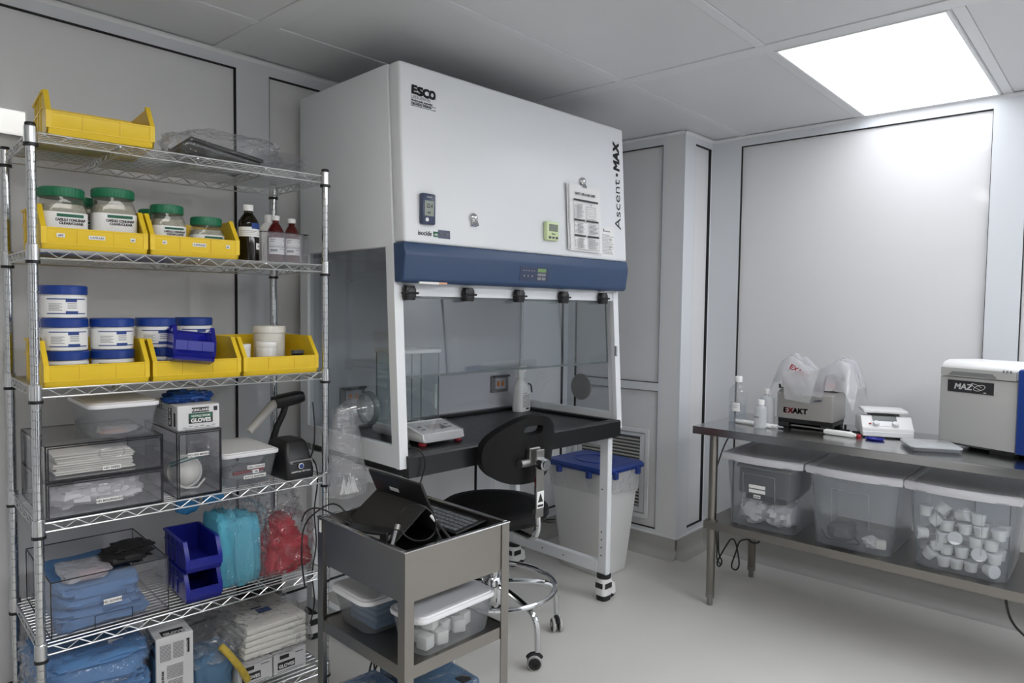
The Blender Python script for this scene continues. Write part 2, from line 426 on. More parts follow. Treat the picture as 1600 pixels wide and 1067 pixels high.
def cove(name, p0, p1, nrm):
    """coved vinyl base with a white cap strip; nrm points into the room"""
    p0 = Vector((*p0, 0)); p1 = Vector((*p1, 0)); n = Vector((*nrm, 0)); R = .055; H = .118
    prof = [(.0, H), (.004, H), (.004, R)] + [(.004 + R - R * cos(a), R - R * sin(a)) for a in [pi / 2 * k / 6 for k in range(1, 7)]] + [(0, 0)]
    m = MB(); k = len(prof)
    vs = [p + n * q[0] + Vector((0, 0, q[1])) for p in (p0, p1) for q in prof]
    m.add(vs, [[i, (i + 1) % k, k + (i + 1) % k, k + i] for i in range(k)] + [list(range(k)), list(range(k, 2 * k))[::-1]])
    o = struct(name, m, M['cove'])
    t = MB(); vs = [p + n * a + Vector((0, 0, z)) for p in (p0, p1) for a, z in ((0, H), (.007, H), (.007, H + .010), (0, H + .010))]
    t.add(vs, [[0, 1, 5, 4], [1, 2, 6, 5], [2, 3, 7, 6], [3, 0, 4, 7], [0, 3, 2, 1], [4, 5, 6, 7]])
    struct('baseboard_cap', t, M['trim'], o)
cove('baseboard_left', (XB, YL), (XC, YL), (0, -1))
cove('baseboard_plenum', (XC, YL), (XC, YC - .004), (-1, 0))
cove('baseboard_return', (XC - .004, YC), (XR, YC), (0, -1))
cove('baseboard_right', (XR, YC), (XR, YB), (-1, 0))
def ctrim(name, p0, p1, nrm):
    p0 = Vector((*p0, 0)); p1 = Vector((*p1, 0)); n = Vector((*nrm, 0)); R = .014
    prof = [(0, ZC - .004), (0, ZC - R - .004)] + [(R - R * cos(a), ZC - .004 - R + R * sin(a)) for a in [pi / 2 * k / 4 for k in range(1, 5)]]
    k = len(prof); m = MB()
    vs = [p + n * q[0] + Vector((0, 0, q[1])) for p in (p0, p1) for q in prof]
    m.add(vs, [[i, (i + 1) % k, k + (i + 1) % k, k + i] for i in range(k)])
    struct(name, m, M['trim'])
ctrim('trim_1', (XB, YL), (XC, YL), (0, -1)); ctrim('trim_2', (XC, YL), (XC, YC), (-1, 0))
ctrim('trim_3', (XC, YC), (XR, YC), (0, -1)); ctrim('trim_4', (XR, YC), (XR, YB), (-1, 0))

# air return grille on the plenum wall: frame and louvres
gr = thing('return_air_grille', 'white louvred return air grille low on the far wall behind the waste bin', 'air grille', (XC, 2.42, .20), 0)
def yz(y0, y1, z0, z1, d0, d1, m): m.bb(-d1, -d0, y0, y1, z0, z1, .002)
m = MB(); yz(-.28, -.255, 0, .54, 0, .012, m); yz(.255, .28, 0, .54, 0, .012, m); yz(-.255, .255, 0, .025, 0, .012, m); yz(-.255, .255, .515, .54, 0, .012, m)
obj('frame', m, M['trim'], gr)
m = MB(); yz(-.249, -.215, .031, .509, 0, .006, m); yz(.215, .249, .031, .509, 0, .006, m); yz(-.215, .215, .031, .065, 0, .006, m); yz(-.215, .215, .49, .509, 0, .006, m)
obj('inner_frame', m, M['wall'], gr)
obj('back_plate', MB().bb(-.0015, -.0005, -.215, .215, .065, .49), M['darkgrey'], gr)
for k in range(20):
    z = .078 + k * .0206
    sl = MB().box((-.008, 0, z), (.002, .43, .0125), 0, Matrix.Rotation(radians(-38), 3, 'Y'))
    obj('slat', sl, M['cream'], gr)

# white bar high on the left wall, its glow added to brighten it
wb = thing('wall_bar', 'bright white bar high on the left wall behind the shelving post', 'wall bar', (.2, YL, 2.0), 0)
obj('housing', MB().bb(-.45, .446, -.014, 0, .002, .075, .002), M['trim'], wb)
lm = pm('white_cover_glow', (.93, .93, .91), .4, emit=.62)  # emission makes the cover look brighter than the wall
obj('glow_cover', MB().bb(-.448, .447, -.032, -.014, 0, .077, .004), lm, wb)
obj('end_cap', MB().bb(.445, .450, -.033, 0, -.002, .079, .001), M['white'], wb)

# ceiling lights
def ceiling_light(x0, x1, y0, y1, label, mat='diff2'):
    t = thing('ceiling_light', label, 'ceiling light', ((x0 + x1) / 2, (y0 + y1) / 2, ZC), 0, 'recessed ceiling light panels')
    hx, hy = (x1 - x0) / 2, (y1 - y0) / 2; m = MB(); w = .012
    for s in (-1, 1):
        m.bb(s * hx - w / 2, s * hx + w / 2, -hy - w / 2, hy + w / 2, -.007, .004, .002)
        m.bb(-hx, hx, s * hy - w / 2, s * hy + w / 2, -.007, .004, .002)
    obj('frame', m, M['trim'], t)
    obj('diffuser', MB().bb(-hx + w / 2, hx - w / 2, -hy + w / 2, hy - w / 2, -.0045, .001), M[mat], t)
ceiling_light(2.741, 3.925, .522, 1.098, 'bright rectangular ceiling light panel by the right wall', 'diff')
ceiling_light(-.14, 1.044, .522, 1.098, 'rectangular ceiling light panel in front of the wire shelving')
ceiling_light(2.741, 3.925, -1.57, -.99, 'added fill light panel on the ceiling, unseen behind the camera by the right wall', 'diff3')  # unseen rear panel, added as a light source
ceiling_light(-.14, 1.044, -1.57, -.99, 'added fill light panel on the ceiling, unseen behind the camera')  # also out of view, added to light the room

ceiling_light(1.366, 2.55, -1.57, -.99, 'added fill light panel on the ceiling, unseen behind the camera, middle of the rear row', 'diff3')  # added between the rear panels to brighten hood front and floor
# ------------------------------------------------------------------ wire shelving unit
RO = Vector((.546, 2.269, 0)); RT = -.0775; RW, RD = .885, .425
RM = Matrix.Translation(RO) @ Matrix.Rotation(RT, 4, 'Z')
def R(u, v, z): return RM @ Vector((u, v, z))
SH = [1.923, 1.604, 1.215, .833, .478, .118]             # tops of the wire decks
rack = thing('wire_shelving_unit', 'tall chrome wire shelving unit with six shelves along the left wall', 'shelving', RO, RT)
pr = [(.0001, 0), (.0125, .001)]
z = .01
while z < 1.93:
    pr += [(.0125, z), (.0114, z + .001), (.0114, z + .0028), (.0125, z + .0038)]; z += .0254
pr += [(.0125, 1.938), (.0001, 1.939)]
postm = None
for (u, v) in ((0, 0), (RW, 0), (0, RD), (RW, RD)):
    if postm is None:
        p = obj('post', MB().lathe(pr, 12), M['chrome'], rack, loc=(u, v, 0)); postm = p
        c = obj('post_cap', MB().lathe([(.0136, 1.936), (.0136, 1.944), (.012, 1.947), (.0001, 1.947)], 14), M['black'], p); capm = c
    else:
        p = postm.copy(); COL.objects.link(p); p.parent = rack; p.location = (u, v, 0)
        c = capm.copy(); COL.objects.link(c); c.parent = p
def zigzag(a, b, zt, zb, n):
    a = Vector(a); b = Vector(b); pts = []
    for k in range(2 * n + 1):
        q = a.lerp(b, k / (2 * n)); pts.append((q.x, q.y, zt if k % 2 == 0 else zb))
    return pts
shelf0 = None
for zi, zs in enumerate(SH):
    if shelf0 is None:
        s = bpy.data.objects.new('wire_shelf', None); COL.objects.link(s); s.parent = rack; s.location = (0, 0, zs); shelf0 = s
        m = MB(); H2 = -.0245
        for v in (0, RD):
            for zz in (0, H2): m.tube([(.014, v, zz), (RW - .014, v, zz)], .0026, 6)
        for u in (0, RW):
            for zz in (0, H2): m.tube([(u, .014, zz), (u, RD - .014, zz)], .0026, 6)
        obj('edge_wire', m, M['wire'], s)
        m = MB()
        for v in (0, RD): m.tube(zigzag((.03, v, 0), (RW - .03, v, 0), -.002, H2 + .002, 13), .0021, 5)
        for u in (0, RW): m.tube(zigzag((u, .03, 0), (u, RD - .03, 0), -.002, H2 + .002, 6), .0021, 5)
        obj('truss_wire', m, M['wire'], s)
        m = MB()
        for k in range(1, 4):
            u = RW * k / 4
            m.tube([(u, 0, -.0055), (u, RD, -.0055)], .0024, 5); m.tube([(u, 0, H2), (u, RD, H2)], .0024, 5)
            m.tube(zigzag((u, .02, 0), (u, RD - .02, 0), -.006, H2 + .002, 6), .0018, 4)
        obj('cross_brace', m, M['wire'], s)
        m = MB()
        n = 17
        for k in range(1, n):
            v = RD * k / n; m.tube([(.004, v, -.001), (RW - .004, v, -.001)], .0018, 5)
        d = obj('deck_wire', m, M['wire'], s); d['kind'] = 'stuff'
        col = MB().lathe([(.0128, -.031), (.0170, -.031), (.0165, .012), (.0150, .014), (.0128, .014)], 16)
        c = obj('collar', col, M['zinc'], s)
        ring = MB().lathe([(.0128, -.040), (.0182, -.040), (.0182, -.031), (.0128, -.031)], 16)
        g = obj('sleeve_ring', ring, M['black'], s)
        for (u, v) in ((RW, 0), (0, RD), (RW, RD)):
            for q in (c, g):
                e = q.copy(); COL.objects.link(e); e.parent = s; e.location = (u, v, 0)
    else:
        s = shelf0.copy(); COL.objects.link(s); s.parent = rack; s.location = (0, 0, zs)
        for q in list(shelf0.children):
            e = q.copy(); COL.objects.link(e); e.parent = s
WZ = .0015

# ---- yellow and blue storage bins
def storage_bin(mat, W, D, H, lip, slope, stickers=None, ribs=True):
    """front at local y=0, sides drop along a diagonal to a low front lip"""
    t = .004; m = MB(); hw = W / 2; ch = .010
    side = [(ch * .8, 0), (D, 0), (D, H), (slope, H), (0, lip), (0, ch * 1.6)]
    for s in (-1, 1):
        m.prism(side, s * hw - s * t, s * hw, 'x')
        m.bb(s * hw - .001 * s, s * (hw + .006), slope + .012, D, H - .007, H, .001)          # rim flange
        m.prism([(-.002, ch * 1.6), (.010, ch * 1.6), (.010, lip), (slope + .012, H), (slope, H + .001), (-.002, lip)], s * (hw - .011), s * (hw + .002), 'x')   # front corner rib
        if ribs:
            for k in range(3):
                y = D * (.42 + .2 * k); m.bb(s * hw, s * (hw + .003), y - .004, y + .004, .01, H - .007)
            m.bb(s * hw, s * (hw + .0025), slope + .02, D, H * .62, H * .62 + .006)
    m.bb(-hw, hw, D - t, D, 0, H); m.bb(-hw, hw, D - .001, D + .006, H - .007, H, .001)
    m.bb(-hw, hw, ch * .8, D, 0, t)
    m.prism([(0, ch * 1.6), (ch * .8, 0), (ch * .8 + t, t), (t, ch * 1.6), (t, lip), (0, lip)], -hw, hw, 'x')
    m.bb(-hw + .005, hw - .005, -.0015, .005, lip - .005, lip, .001)
    m.bb(-hw + .005, hw - .005, -.0015, .003, ch * 1.6, ch * 1.6 + .003)
    for x in (-hw * .36, hw * .34):
        m.bb(x - .0012, x + .0012, -.0022, .004, ch * 1.6, lip)
    return m
BW, BD, BH, BL = .270, .276, .130, .063
binmesh = storage_bin(M['yellow'], BW, BD, BH, BL, .055)
def yellow_bin(u, v, zi, rz, label, group):
    o = thing('storage_bin', label, 'bin', R(u, v, SH[zi] + WZ), RT + rz, group)
    b = bpy.data.objects.new('bin_body', yb.data); COL.objects.link(b); b.parent = o
    return o
yb = obj('bin_body', binmesh, M['yellow'])
yb0 = thing('storage_bin', 'empty yellow plastic bin alone on the top shelf', 'bin', R(.172, -.016, SH[0] + WZ), RT - .06, 'yellow storage bins')
yb.parent = yb0
YG = 'yellow storage bins'
binA = yellow_bin(.157, .004, 1, 0, 'yellow bin of large capsule jars, left on the second shelf', YG)
binB = yellow_bin(.437, .004, 1, 0, 'yellow bin of smaller capsule jars, on the second shelf beside the dark bottle', YG)
binC = yellow_bin(.157, .004, 2, 0, 'yellow bin of stacked blue-lidded jars, left on the third shelf', YG)
binD = yellow_bin(.440, .004, 2, 0, 'yellow bin with a small blue bin leaning out of it, third shelf', YG)
binE = yellow_bin(.722, .004, 2, 0, 'yellow bin with plain white jars, right end of the third shelf', YG)
def sticker(par, x, z, w, h, txt, y=-.0022, mat='paper', size=None):
    obj('label_sticker', quads([(x - w / 2, x + w / 2, z - h / 2, z + h / 2, y)]), M[mat], par)
    lettering(txt, size or h * .72, M['ink'], par, (x, y - .0006, z - h * .26), FRONT, .012, align='CENTER')
sticker(binA, -.090, .041, .020, .011, '#00'); sticker(binA, 0, .040, .042, .011, 'CAPSULES'); sticker(binA, .095, .040, .013, .011, '#0')
sticker(binB, -.096, .041, .013, .011, '#1'); sticker(binB, .008, .040, .042, .011, 'CAPSULES'); sticker(binB, .098, .040, .013, .011, '#5')

# ---- clear capsule jars with green lids
def capsule_jar(w, h, lr, label, u, v, zi, wide, txt1, rz=0.0, zoff=.0065):
    o = thing('capsule_jar', label, 'jar', R(u, v, SH[zi] + zoff), RT + rz, 'clear capsule jars with green lids')
    lh = .027; bh = h - lh; r = w * .24
    obj('jar_body', MB().loft([(w * .94, w * .94, r, 0), (w, w, r, .006), (w, w, r, bh * .74), (w * .93, w * .93, r * 1.2, bh * .88), (lr * 1.86, lr * 1.86, lr * .9, bh * .97), (lr * 1.84, lr * 1.84, lr * .9, bh + .004)], 6), M['petjar'], o)
    c = obj('capsule_fill', MB().loft([(w * .92, w * .92, r, .003), (w * .96, w * .96, r, .01), (w * .96, w * .96, r, bh * .74), (w * .86, w * .86, r, bh * .86)], 6), M['capsules'], o); c['kind'] = 'stuff'
    pf = []; 
    lid = MB(); seg = 48
    prof = [(lr * .98, bh), (lr, bh + .002), (lr, bh + lh - .003), (lr * .96, bh + lh), (.0001, bh + lh + .001)]
    lid.lathe(prof, seg)
    for k in range(40):
        a = 2 * pi * k / 40; lid.box((lr * cos(a), lr * sin(a), bh + lh / 2), (.0016, .003, lh - .007), 0, Matrix.Rotation(a, 3, 'Z'))
    obj('lid', lid, M['green'], o)
    # wrap-round paper label on the front faces
    lw = w + .0016; z0, z1 = bh * .20, bh * .70
    ring = []
    n = 7
    def arc(cx, cy, a0, a1): return [(cx + (r + .0008) * cos(a0 + (a1 - a0) * k / n), cy + (r + .0008) * sin(a0 + (a1 - a0) * k / n)) for k in range(n + 1)]
    hx = w / 2 - r
    path = [(-w / 2 - .0008, .01)] + arc(-hx, -hx, pi, 1.5 * pi) + arc(hx, -hx, 1.5 * pi, 2 * pi) + [(w / 2 + .0008, .01)]
    vs = [(x, y, z0) for x, y in path] + [(x, y, z1) for x, y in path]; k = len(path)
    lb = MB().add(vs, [(i, i + 1, k + i + 1, k + i) for i in range(k - 1)])
    L = obj('paper_label', lb, M['paper'], o)
    yf = -w / 2 - .0012; s = w / .12
    obj('label_print', quads([(-.032 * s + .008, .036 * s + .008, z1 - .014 * s, z1 - .005, yf)]), M['inkgreen'], L)
    lettering(txt1, .0105 * s, M['ink'], L, (.010, yf - .0002, z1 - .026 * s), FRONT, .045, align='CENTER', fit=.076 * s)
    lettering('CLEAR/CLEAR', .0095 * s, M['ink'], L, (.012, yf - .0002, z1 - .0355 * s), FRONT, .045, align='CENTER', fit=.062 * s)
    obj('label_print', quads([(-.006, .024, z0 + .003, z0 + .009, yf)]), M['inkgreen'], L)
    return o
capsule_jar(.118, .178, .058, 'large clear jar with green lid, leftmost in the left capsule bin', .088, .096, 1, 0, 'CAPSULE CONI-SNAP')
capsule_jar(.118, .191, .058, 'large clear jar with green lid, right in the left capsule bin', .224, .100, 1, 0, 'CAPSULE CONI-SNAP', -.1)
capsule_jar(.10, .172, .046, 'clear jar with green lid, mostly hidden behind the two large jars', .162, .222, 1, 0, 'CAPSULE CONI-SNAP')
capsule_jar(.098, .160, .048, 'medium clear jar with green lid, left in the right capsule bin', .378, .096, 1, 0, 'CAPSULE CONI-SNAP', -.08)
capsule_jar(.098, .133, .048, 'short clear jar with green lid, right in the right capsule bin', .500, .096, 1, 0, 'CAPSULE CONI-SNAP', -.08)
capsule_jar(.098, .156, .044, 'clear jar with green lid, behind the medium jar of the right capsule bin', .372, .215, 1, 0, 'CAPSULE CONI-SNAP')

# ---- white jars with blue lids
def blue_jar(label, u, v, lev, rz=0):
    o = thing('ointment_jar', label, 'jar', R(u, v, SH[2] + .0058 + lev * .0958), RT + rz, 'white jars with blue lids')
    obj('jar_body', MB().lathe([(.055, 0), (.058, .003), (.0585, .062), (.055, .066), (.055, .070)], 40), M['whitejar'], o)
    lid = MB().lathe([(.0585, .068), (.0605, .070), (.0605, .091), (.058, .0945), (.0001, .0952)], 40)
    obj('lid', lid, M['bluelid'], o)
    r = .0590; n = 16; a0, a1 = -pi / 2 - 1.0, -pi / 2 + .95
    def band(b0, b1, z0, z1, rr):
        vs = [(rr * cos(b0 + (b1 - b0) * k / n), rr * sin(b0 + (b1 - b0) * k / n), z) for z in (z0, z1) for k in range(n + 1)]
        return vs, [(k, k + 1, n + 2 + k, n + 1 + k) for k in range(n)]
    L = obj('paper_label', MB().add(*band(a0, a1, .010, .058, r)), M['paper'], o)
    pb = MB()
    pb.add(*band(a0 + .05, a1 - .05, .0535, .0565, r + .0003)); pb.add(*band(a0 + .9, a1 - .55, .046, .054, r + .0004))
    pb.add(*band(a0 + .05, a1 - .05, .0115, .0145, r + .0003)); pb.add(*band(a0 + .9, a1 - .5, .011, .020, r + .0004))
    obj('label_print', pb, M['inkblue'], L)
    pb = MB()
    for k in range(5): pb.add(*band(a0 + .15, a0 + .75 - .1 * (k % 2), .040 - k * .0045, .0418 - k * .0045, r + .0003))
    for k in range(3): pb.add(*band(a0 + .98, a0 + 1.4, .040 - k * .006, .0425 - k * .006, r + .0003))
    obj('label_print', pb, M['inkgrey'], L)
    return o
J = blue_jar('white jar with blue lid, bottom of the tall left stack', .092, .098, 0)
def bj(label, u, v, lev, rz=0): return dup(J, R(u, v, SH[2] + .0058 + lev * .0958), RT + rz, label)
bj('white jar with blue lid, middle of the tall left stack', .091, .098, 1, .04)
bj('white jar with blue lid, topmost of the tall left stack', .090, .098, 2, -.02)
bj('white jar with blue lid, lower of the second stack', .217, .100, 0, .03)
bj('white jar with blue lid, upper of the second stack', .216, .100, 1, .06)
bj('white jar with blue lid, lower, behind the left edge of the tilted blue bin', .372, .140, 0, -.05)
bj('white jar with blue lid, upper, left of the tilted blue bin', .352, .140, 1, -.05)
bj('white jar with blue lid, lower, hidden behind the tilted blue bin', .496, .200, 0, -.03)
bj('white jar with blue lid, upper, peeking over the tilted blue bin', .492, .200, 1, -.03)

# small translucent blue bin leaning on the jars
sb = thing('small_parts_bin', 'small translucent blue bin tilted on the lip of the middle yellow bin', 'bin', R(.408, -.050, SH[2] + .068), RT - .10)
sb.rotation_euler = (radians(-14), radians(6), RT - .12)
obj('bin_body', storage_bin(None, .122, .105, .114, .062, .030, ribs=False), M['blueclear'], sb)
obj('front_panel', MB().bb(-.056, .056, -.0022, .003, .030, .060), M['bluebin'], sb)

# plain white jars in the right bin
def plain_jar(label, u, v, r, h, lh, mat='cream'):
    o = thing('plain_jar', label, 'jar', R(u, v, SH[2] + .0058), RT)
    obj('jar_body', MB().lathe([(r * .92, 0), (r * .95, .003), (r * .95, h - lh)], 32), M[mat], o)
    obj('lid', MB().lathe([(r * .97, h - lh), (r, h - lh + .002), (r, h - .003), (r * .97, h), (.0001, h)], 32), M[mat], o)
    return o
plain_jar('tall off-white jar with screw lid in the right yellow bin', .748, .165, .058, .160, .026)
plain_jar('small flat white jar in front of the tall off-white jar, upper of two', .702, .09, .037, .058, .020, 'whitejar').location = R(.703, .088, SH[2] + .0058 + .048)
plain_jar('small flat white jar in front of the tall off-white jar, lower of two', .702, .09, .036, .0475, .018, 'whitejar')
plain_jar('tiny white jar at the left of the right yellow bin', .632, .12, .026, .098, .022, 'whitejar')
t = thing('marker_case', 'small black case beside the white jars in the right yellow bin', 'case', R(.822, .09, SH[2] + .0058), RT)
obj('case_body', MB().bb(-.02, .02, -.012, .012, 0, .058, .003), M['black'], t); obj('case_lid', MB().bb(-.021, .021, -.013, .013, .058, .072, .003), M['darkgrey'], t)

# ---- bottles on the second shelf
def bottle(label, u, v, zoff, r, h, nr, capr, caph, mat, shoulder=.62, liq=None, liqh=.4, name='reagent_bottle', capmat='white', world=None, group=None, rz=0):
    o = thing(name, label, 'bottle', world if world else R(u, v, SH[1] + zoff), (RT if not world else 0) + rz, group)
    hs = h * shoulder; hn = h - caph
    prof = [(r * .9, 0), (r, .004), (r, hs), (r * .93, hs + (hn - hs) * .25), (r * .62, hs + (hn - hs) * .62), (nr, hs + (hn - hs) * .82), (nr, hn + .003)]
    obj('bottle_body', MB().lathe(prof, 28), M[mat], o)
    if liq: obj('contents', MB().lathe([(r * .88, .003), (r * .94, .006), (r * .94, min(liqh * h, hs)), (.0001, min(liqh * h, hs) + .0001)], 28), M[liq], o)
    c = MB().lathe([(capr, hn), (capr, h - .002), (capr * .95, h), (.0001, h)], 24)
    for k in range(24):
        a = 2 * pi * k / 24; c.box((capr * cos(a), capr * sin(a), hn + caph / 2), (.001, .0018, caph * .7), 0, Matrix.Rotation(a, 3, 'Z'))
    obj('cap', c, M[capmat], o)
    return o
def wrap_label(o, r, z0, z1, a0, a1, mat='paper', name='paper_label', lines=None, par=None):
    n = 14; rr = r + .0006
    def band(b0, b1, q0, q1, rad):
        vs = [(rad * cos(b0 + (b1 - b0) * k / n), rad * sin(b0 + (b1 - b0) * k / n), z) for z in (q0, q1) for k in range(n + 1)]
        return vs, [(k, k + 1, n + 2 + k, n + 1 + k) for k in range(n)]
    L = obj(name, MB().add(*band(a0, a1, z0, z1, rr)), M[mat], par or o)
    if lines:
        pb = MB()
        for (f0, f1, g0, g1) in lines: pb.add(*band(a0 + (a1 - a0) * f0, a0 + (a1 - a0) * f1, z0 + (z1 - z0) * g0, z0 + (z1 - z0) * g1, rr + .0004))
        obj('label_print', pb, M['inkgrey'], L)
    return L
FA = -pi / 2
b1 = bottle('large dark brown bottle with white cap and blue and white label, second shelf', .645, .10, .003, .0355, .196, .015, .0165, .021, 'brownglass', .66, 'brownliq', .55)
wrap_label(b1, .0355, .085, .118, FA - 1.5, FA + 1.2, lines=[(.1, .7, .55, .60), (.1, .65, .40, .44), (0, 1, .2, .23)])
wrap_label(b1, .0357, .112, .132, FA - .1, FA + 1.3, 'inkblue', 'blue_label')
wrap_label(b1, .0357, .042, .064, FA + .35, FA + 1.0, lines=[(.3, .7, .35, .6)])
for nm, u, rr in (('left', .760, .0300), ('right', .822, .0288)):
    b = bottle('red-brown bottle with white cap and white label, %s of the pair' % nm, u, .135, .008, rr, .168 if nm == 'left' else .163, .011, .0135, .017, 'amber', .60, 'redliq', .5)
    wrap_label(b, rr, .028, .088, FA - 1.3, FA + 1.1, lines=[(.1, .35, .86, .9), (.1, .3, .74, .78), (.75, .85, .8, .86), (0, 1, .52, .535), (.05, .9, .42, .46), (.1, .45, .16, .3), (.55, .9, .3, .34)])
for nm, u, v in (('left', .778, .235), ('right', .812, .285)):
    bottle('white squeeze bottle behind the red-brown bottles, %s of two' % nm, u, v, .006, .036, .184, .013, .014, .022, 'whitejar', .66, name='squeeze_bottle')
t = thing('acrylic_tray', 'clear acrylic tray holding the red-brown bottles', 'tray', R(.770, .205, SH[1] + WZ), RT)
m = MB(); a, b_, h = .088, .130, .108
m.bb(-a, a, -b_, b_, 0, .003); m.bb(-a, a, -b_, -b_ + .002, .003, h); m.bb(-a, a, b_ - .002, b_, .003, h); m.bb(-a, -a + .002, -b_ + .002, b_ - .002, .003, h); m.bb(a - .002, a, -b_ + .002, b_ - .002, .003, h)
obj('tray_walls', m, M['acrylic'], t)
m = MB()
for s in (-1, 1): m.bb(-a, a, s * b_ - .002, s * b_ + .002, h, h + .0025); m.bb(s * a - .002, s * a + .002, -b_, b_, h, h + .0025)
obj('rim', m, M['acredge'], t)

# ---- top shelf: bagged black trays and clear lids
t = thing('bagged_tray', 'black trays inside a clear plastic bag on the top shelf', 'bagged tray', R(.55, .14, SH[0] + WZ), RT)
Ry = Matrix.Rotation(radians(9), 3, 'Y') @ Matrix.Rotation(radians(-3), 3, 'X')
obj('black_tray', MB().box((0, 0, .036), (.245, .22, .013), .004, Ry, 2), M['black'], t)
obj('black_tray', MB().box((-.012, -.004, .022), (.235, .21, .010), .003, Ry, 2), M['darkgrey'], t)
obj('plastic_bag', MB().blob((.02, 0, .048), (.33, .26, .104), 3, .16, 1.5, 36, 20, .6, .9, .25, 3), M['film'], t)
t = thing('lid_stack', 'stack of clear plastic lids at the right end of the top shelf', 'lids', R(.79, .20, SH[0] + WZ), RT - .12)
for k in range(4):
    L = MB(); z0 = .003 + k * .020; off = .004 * k
    L.loft([(.150 + off, .22, .02, z0), (.156 + off, .226, .02, z0 + .002), (.146 + off, .216, .02, z0 + .012), (.140 + off, .21, .02, z0 + .017)], 5)
    obj('lid', L, M['acrylic'], t)

# ---- fourth shelf
Z4 = SH[3] + WZ
def edges_box(m, x0, x1, y0, y1, z0, z1, r):
    for y in (y0, y1):
        for z in (z0, z1): m.bb(x0, x1, y - r, y + r, z - r, z + r)
    for x in (x0, x1):
        for z in (z0, z1): m.bb(x - r, x + r, y0, y1, z - r, z + r)
        for y in (y0, y1): m.bb(x - r, x + r, y - r, y + r, z0, z1)
def oval_ring(cx, cz, w, h, y, r):
    pts = []; n = 10
    for k in range(n + 1):
        a = -pi / 2 + pi * k / n; pts.append((cx + w / 2 - h / 2 + h / 2 * cos(a), y, cz + h / 2 * sin(a)))
    for k in range(n + 1):
        a = pi / 2 + pi * k / n; pts.append((cx - w / 2 + h / 2 + h / 2 * cos(a), y, cz + h / 2 * sin(a)))
    return MB().tube(pts, r, 6, closed=True)
def clear_drawer(label, u0, u1, v0, v1, z0, h, txt, hx, hz, lx, lz, lw, group):
    w, d = u1 - u0, v1 - v0
    o = thing('clear_drawer_box', label, 'drawer box', R((u0 + u1) / 2, v0, z0), RT, group)
    a = w / 2; t_ = .0025; m = MB()
    m.bb(-a, a, 0, d, 0, t_); m.bb(-a, a, 0, d, h - t_, h); m.bb(-a, -a + t_, 0, d, t_, h - t_); m.bb(a - t_, a, 0, d, t_, h - t_); m.bb(-a + t_, a - t_, d - t_, d, t_, h - t_)
    obj('shell', m, M['acrylic'], o)
    e = MB(); edges_box(e, -a + .0015, a - .0015, .0015, d - .0015, .0015, h - .0015, .0017); obj('edge_strip', e, M['acredge'], o)
    dr = obj('drawer', MB().bb(-a + .006, a - .006, -.004, -.001, .006, h - .006).bb(-a + .006, -a + .0085, -.001, d - .02, .006, h * .8).bb(a - .0085, a - .006, -.001, d - .02, .006, h * .8).bb(-a + .0085, a - .0085, -.001, d - .02, .006, .0085), M['acrylic'], o)
    e = MB(); y = -.0045
    for x in (-a + .007, a - .007): e.bb(x - .0014, x + .0014, y, y + .003, .006, h - .006)
    for z in (.007, h - .007): e.bb(-a + .006, a - .006, y, y + .003, z - .0014, z + .0014)
    obj('drawer_edge', e, M['acredge'], dr)
    obj('handle', oval_ring(hx, hz, .068, .026, -.006, .0022), M['acrylic'], dr)
    obj('label_sticker', quads([(lx - lw / 2, lx + lw / 2, lz - .0065, lz + .0065, -.0048)]), M['paper'], dr)
    lettering(txt, .0095, M['ink'], dr, (lx, -.0056, lz - .0036), FRONT, .012, align='CENTER')
    return o
CG = 'clear acrylic drawer boxes'
clear_drawer('clear acrylic drawer box of white wipes, upper of the wide pair', .020, .332, .012, .395, Z4 + .1075, .107, 'HD WIPES', .012, .070, .012, .026, .048, CG)
clear_drawer('clear acrylic drawer box of white bouffant caps, lower of the wide pair', .020, .332, .012, .395, Z4, .107, 'HD BOUFFANTS', .004, .073, .004, .037, .070, CG)
clear_drawer('tall clear acrylic drawer box holding white masks, under the carton of gloves', .372, .513, .012, .340, Z4, .214, 'HD N95 MASKS', .0, .168, -.005, .138, .066, CG)
st = thing('wipes_stack', 'stack of folded white wipes in the upper clear drawer', 'wipes', R(.165, .035, Z4 + .1175), RT)
for k in range(9):
    random.seed(k); obj('wipe', MB().box((random.uniform(-.006, .006) - .012, .13 + random.uniform(-.004, .004), .004 + k * .0068), (.212 - .004 * (k % 3), .24, .0058), .0026, Matrix.Rotation(random.uniform(-.03, .03), 3, 'Z'), 2), M['wipes'], st)
bf = thing('bouffant_caps', 'crumpled heap of white bouffant caps in the lower clear drawer', 'caps', R(.165, .16, Z4 + .010), RT)
for k, (x, y, z, w, d, h) in enumerate(((-.05, 0, .037, .15, .22, .066), (.05, 0, .034, .16, .21, .062), (0, -.02, .05, .18, .18, .052))):
    obj('cap', MB().blob((x, y, z), (w, d, h), 20 + k, .3, 2.6, 30, 16, .6), M['bouff'], bf)
mk = thing('mask', 'white dome masks with teal strap inside the tall clear drawer', 'masks', R(.430, .045, Z4 + .012), RT)
def dome(cx, cy, cz, r, m, tilt):
    Mx = Matrix.Translation((cx, cy, cz)) @ Matrix.Rotation(radians(tilt), 4, 'X')
    pf = [(r, 0), (r * .99, .006), (r * .93, .02), (r * .78, .036), (r * .5, .05), (r * .2, .056), (.0001, .057)]
    m.lathe(pf, 28, (0, 0, 0), Mx); return Mx
for k in range(3):
    m = MB(); dome(-.008 + .002 * k, .058 + k * .035, .055, .052, m, 78); obj('cup', m, M['wipes'], mk)
tt = MB()
for dz in (0, .010): tt.tube([(-.06, .02, .085 + dz), (-.035, -.006 + .004, .098 + dz), (.0, -.004, .106 + dz), (.03, .01, .104 + dz), (.05, .05, .09 + dz)], .0025, 6)
obj('strap', tt, M['teal'], mk)
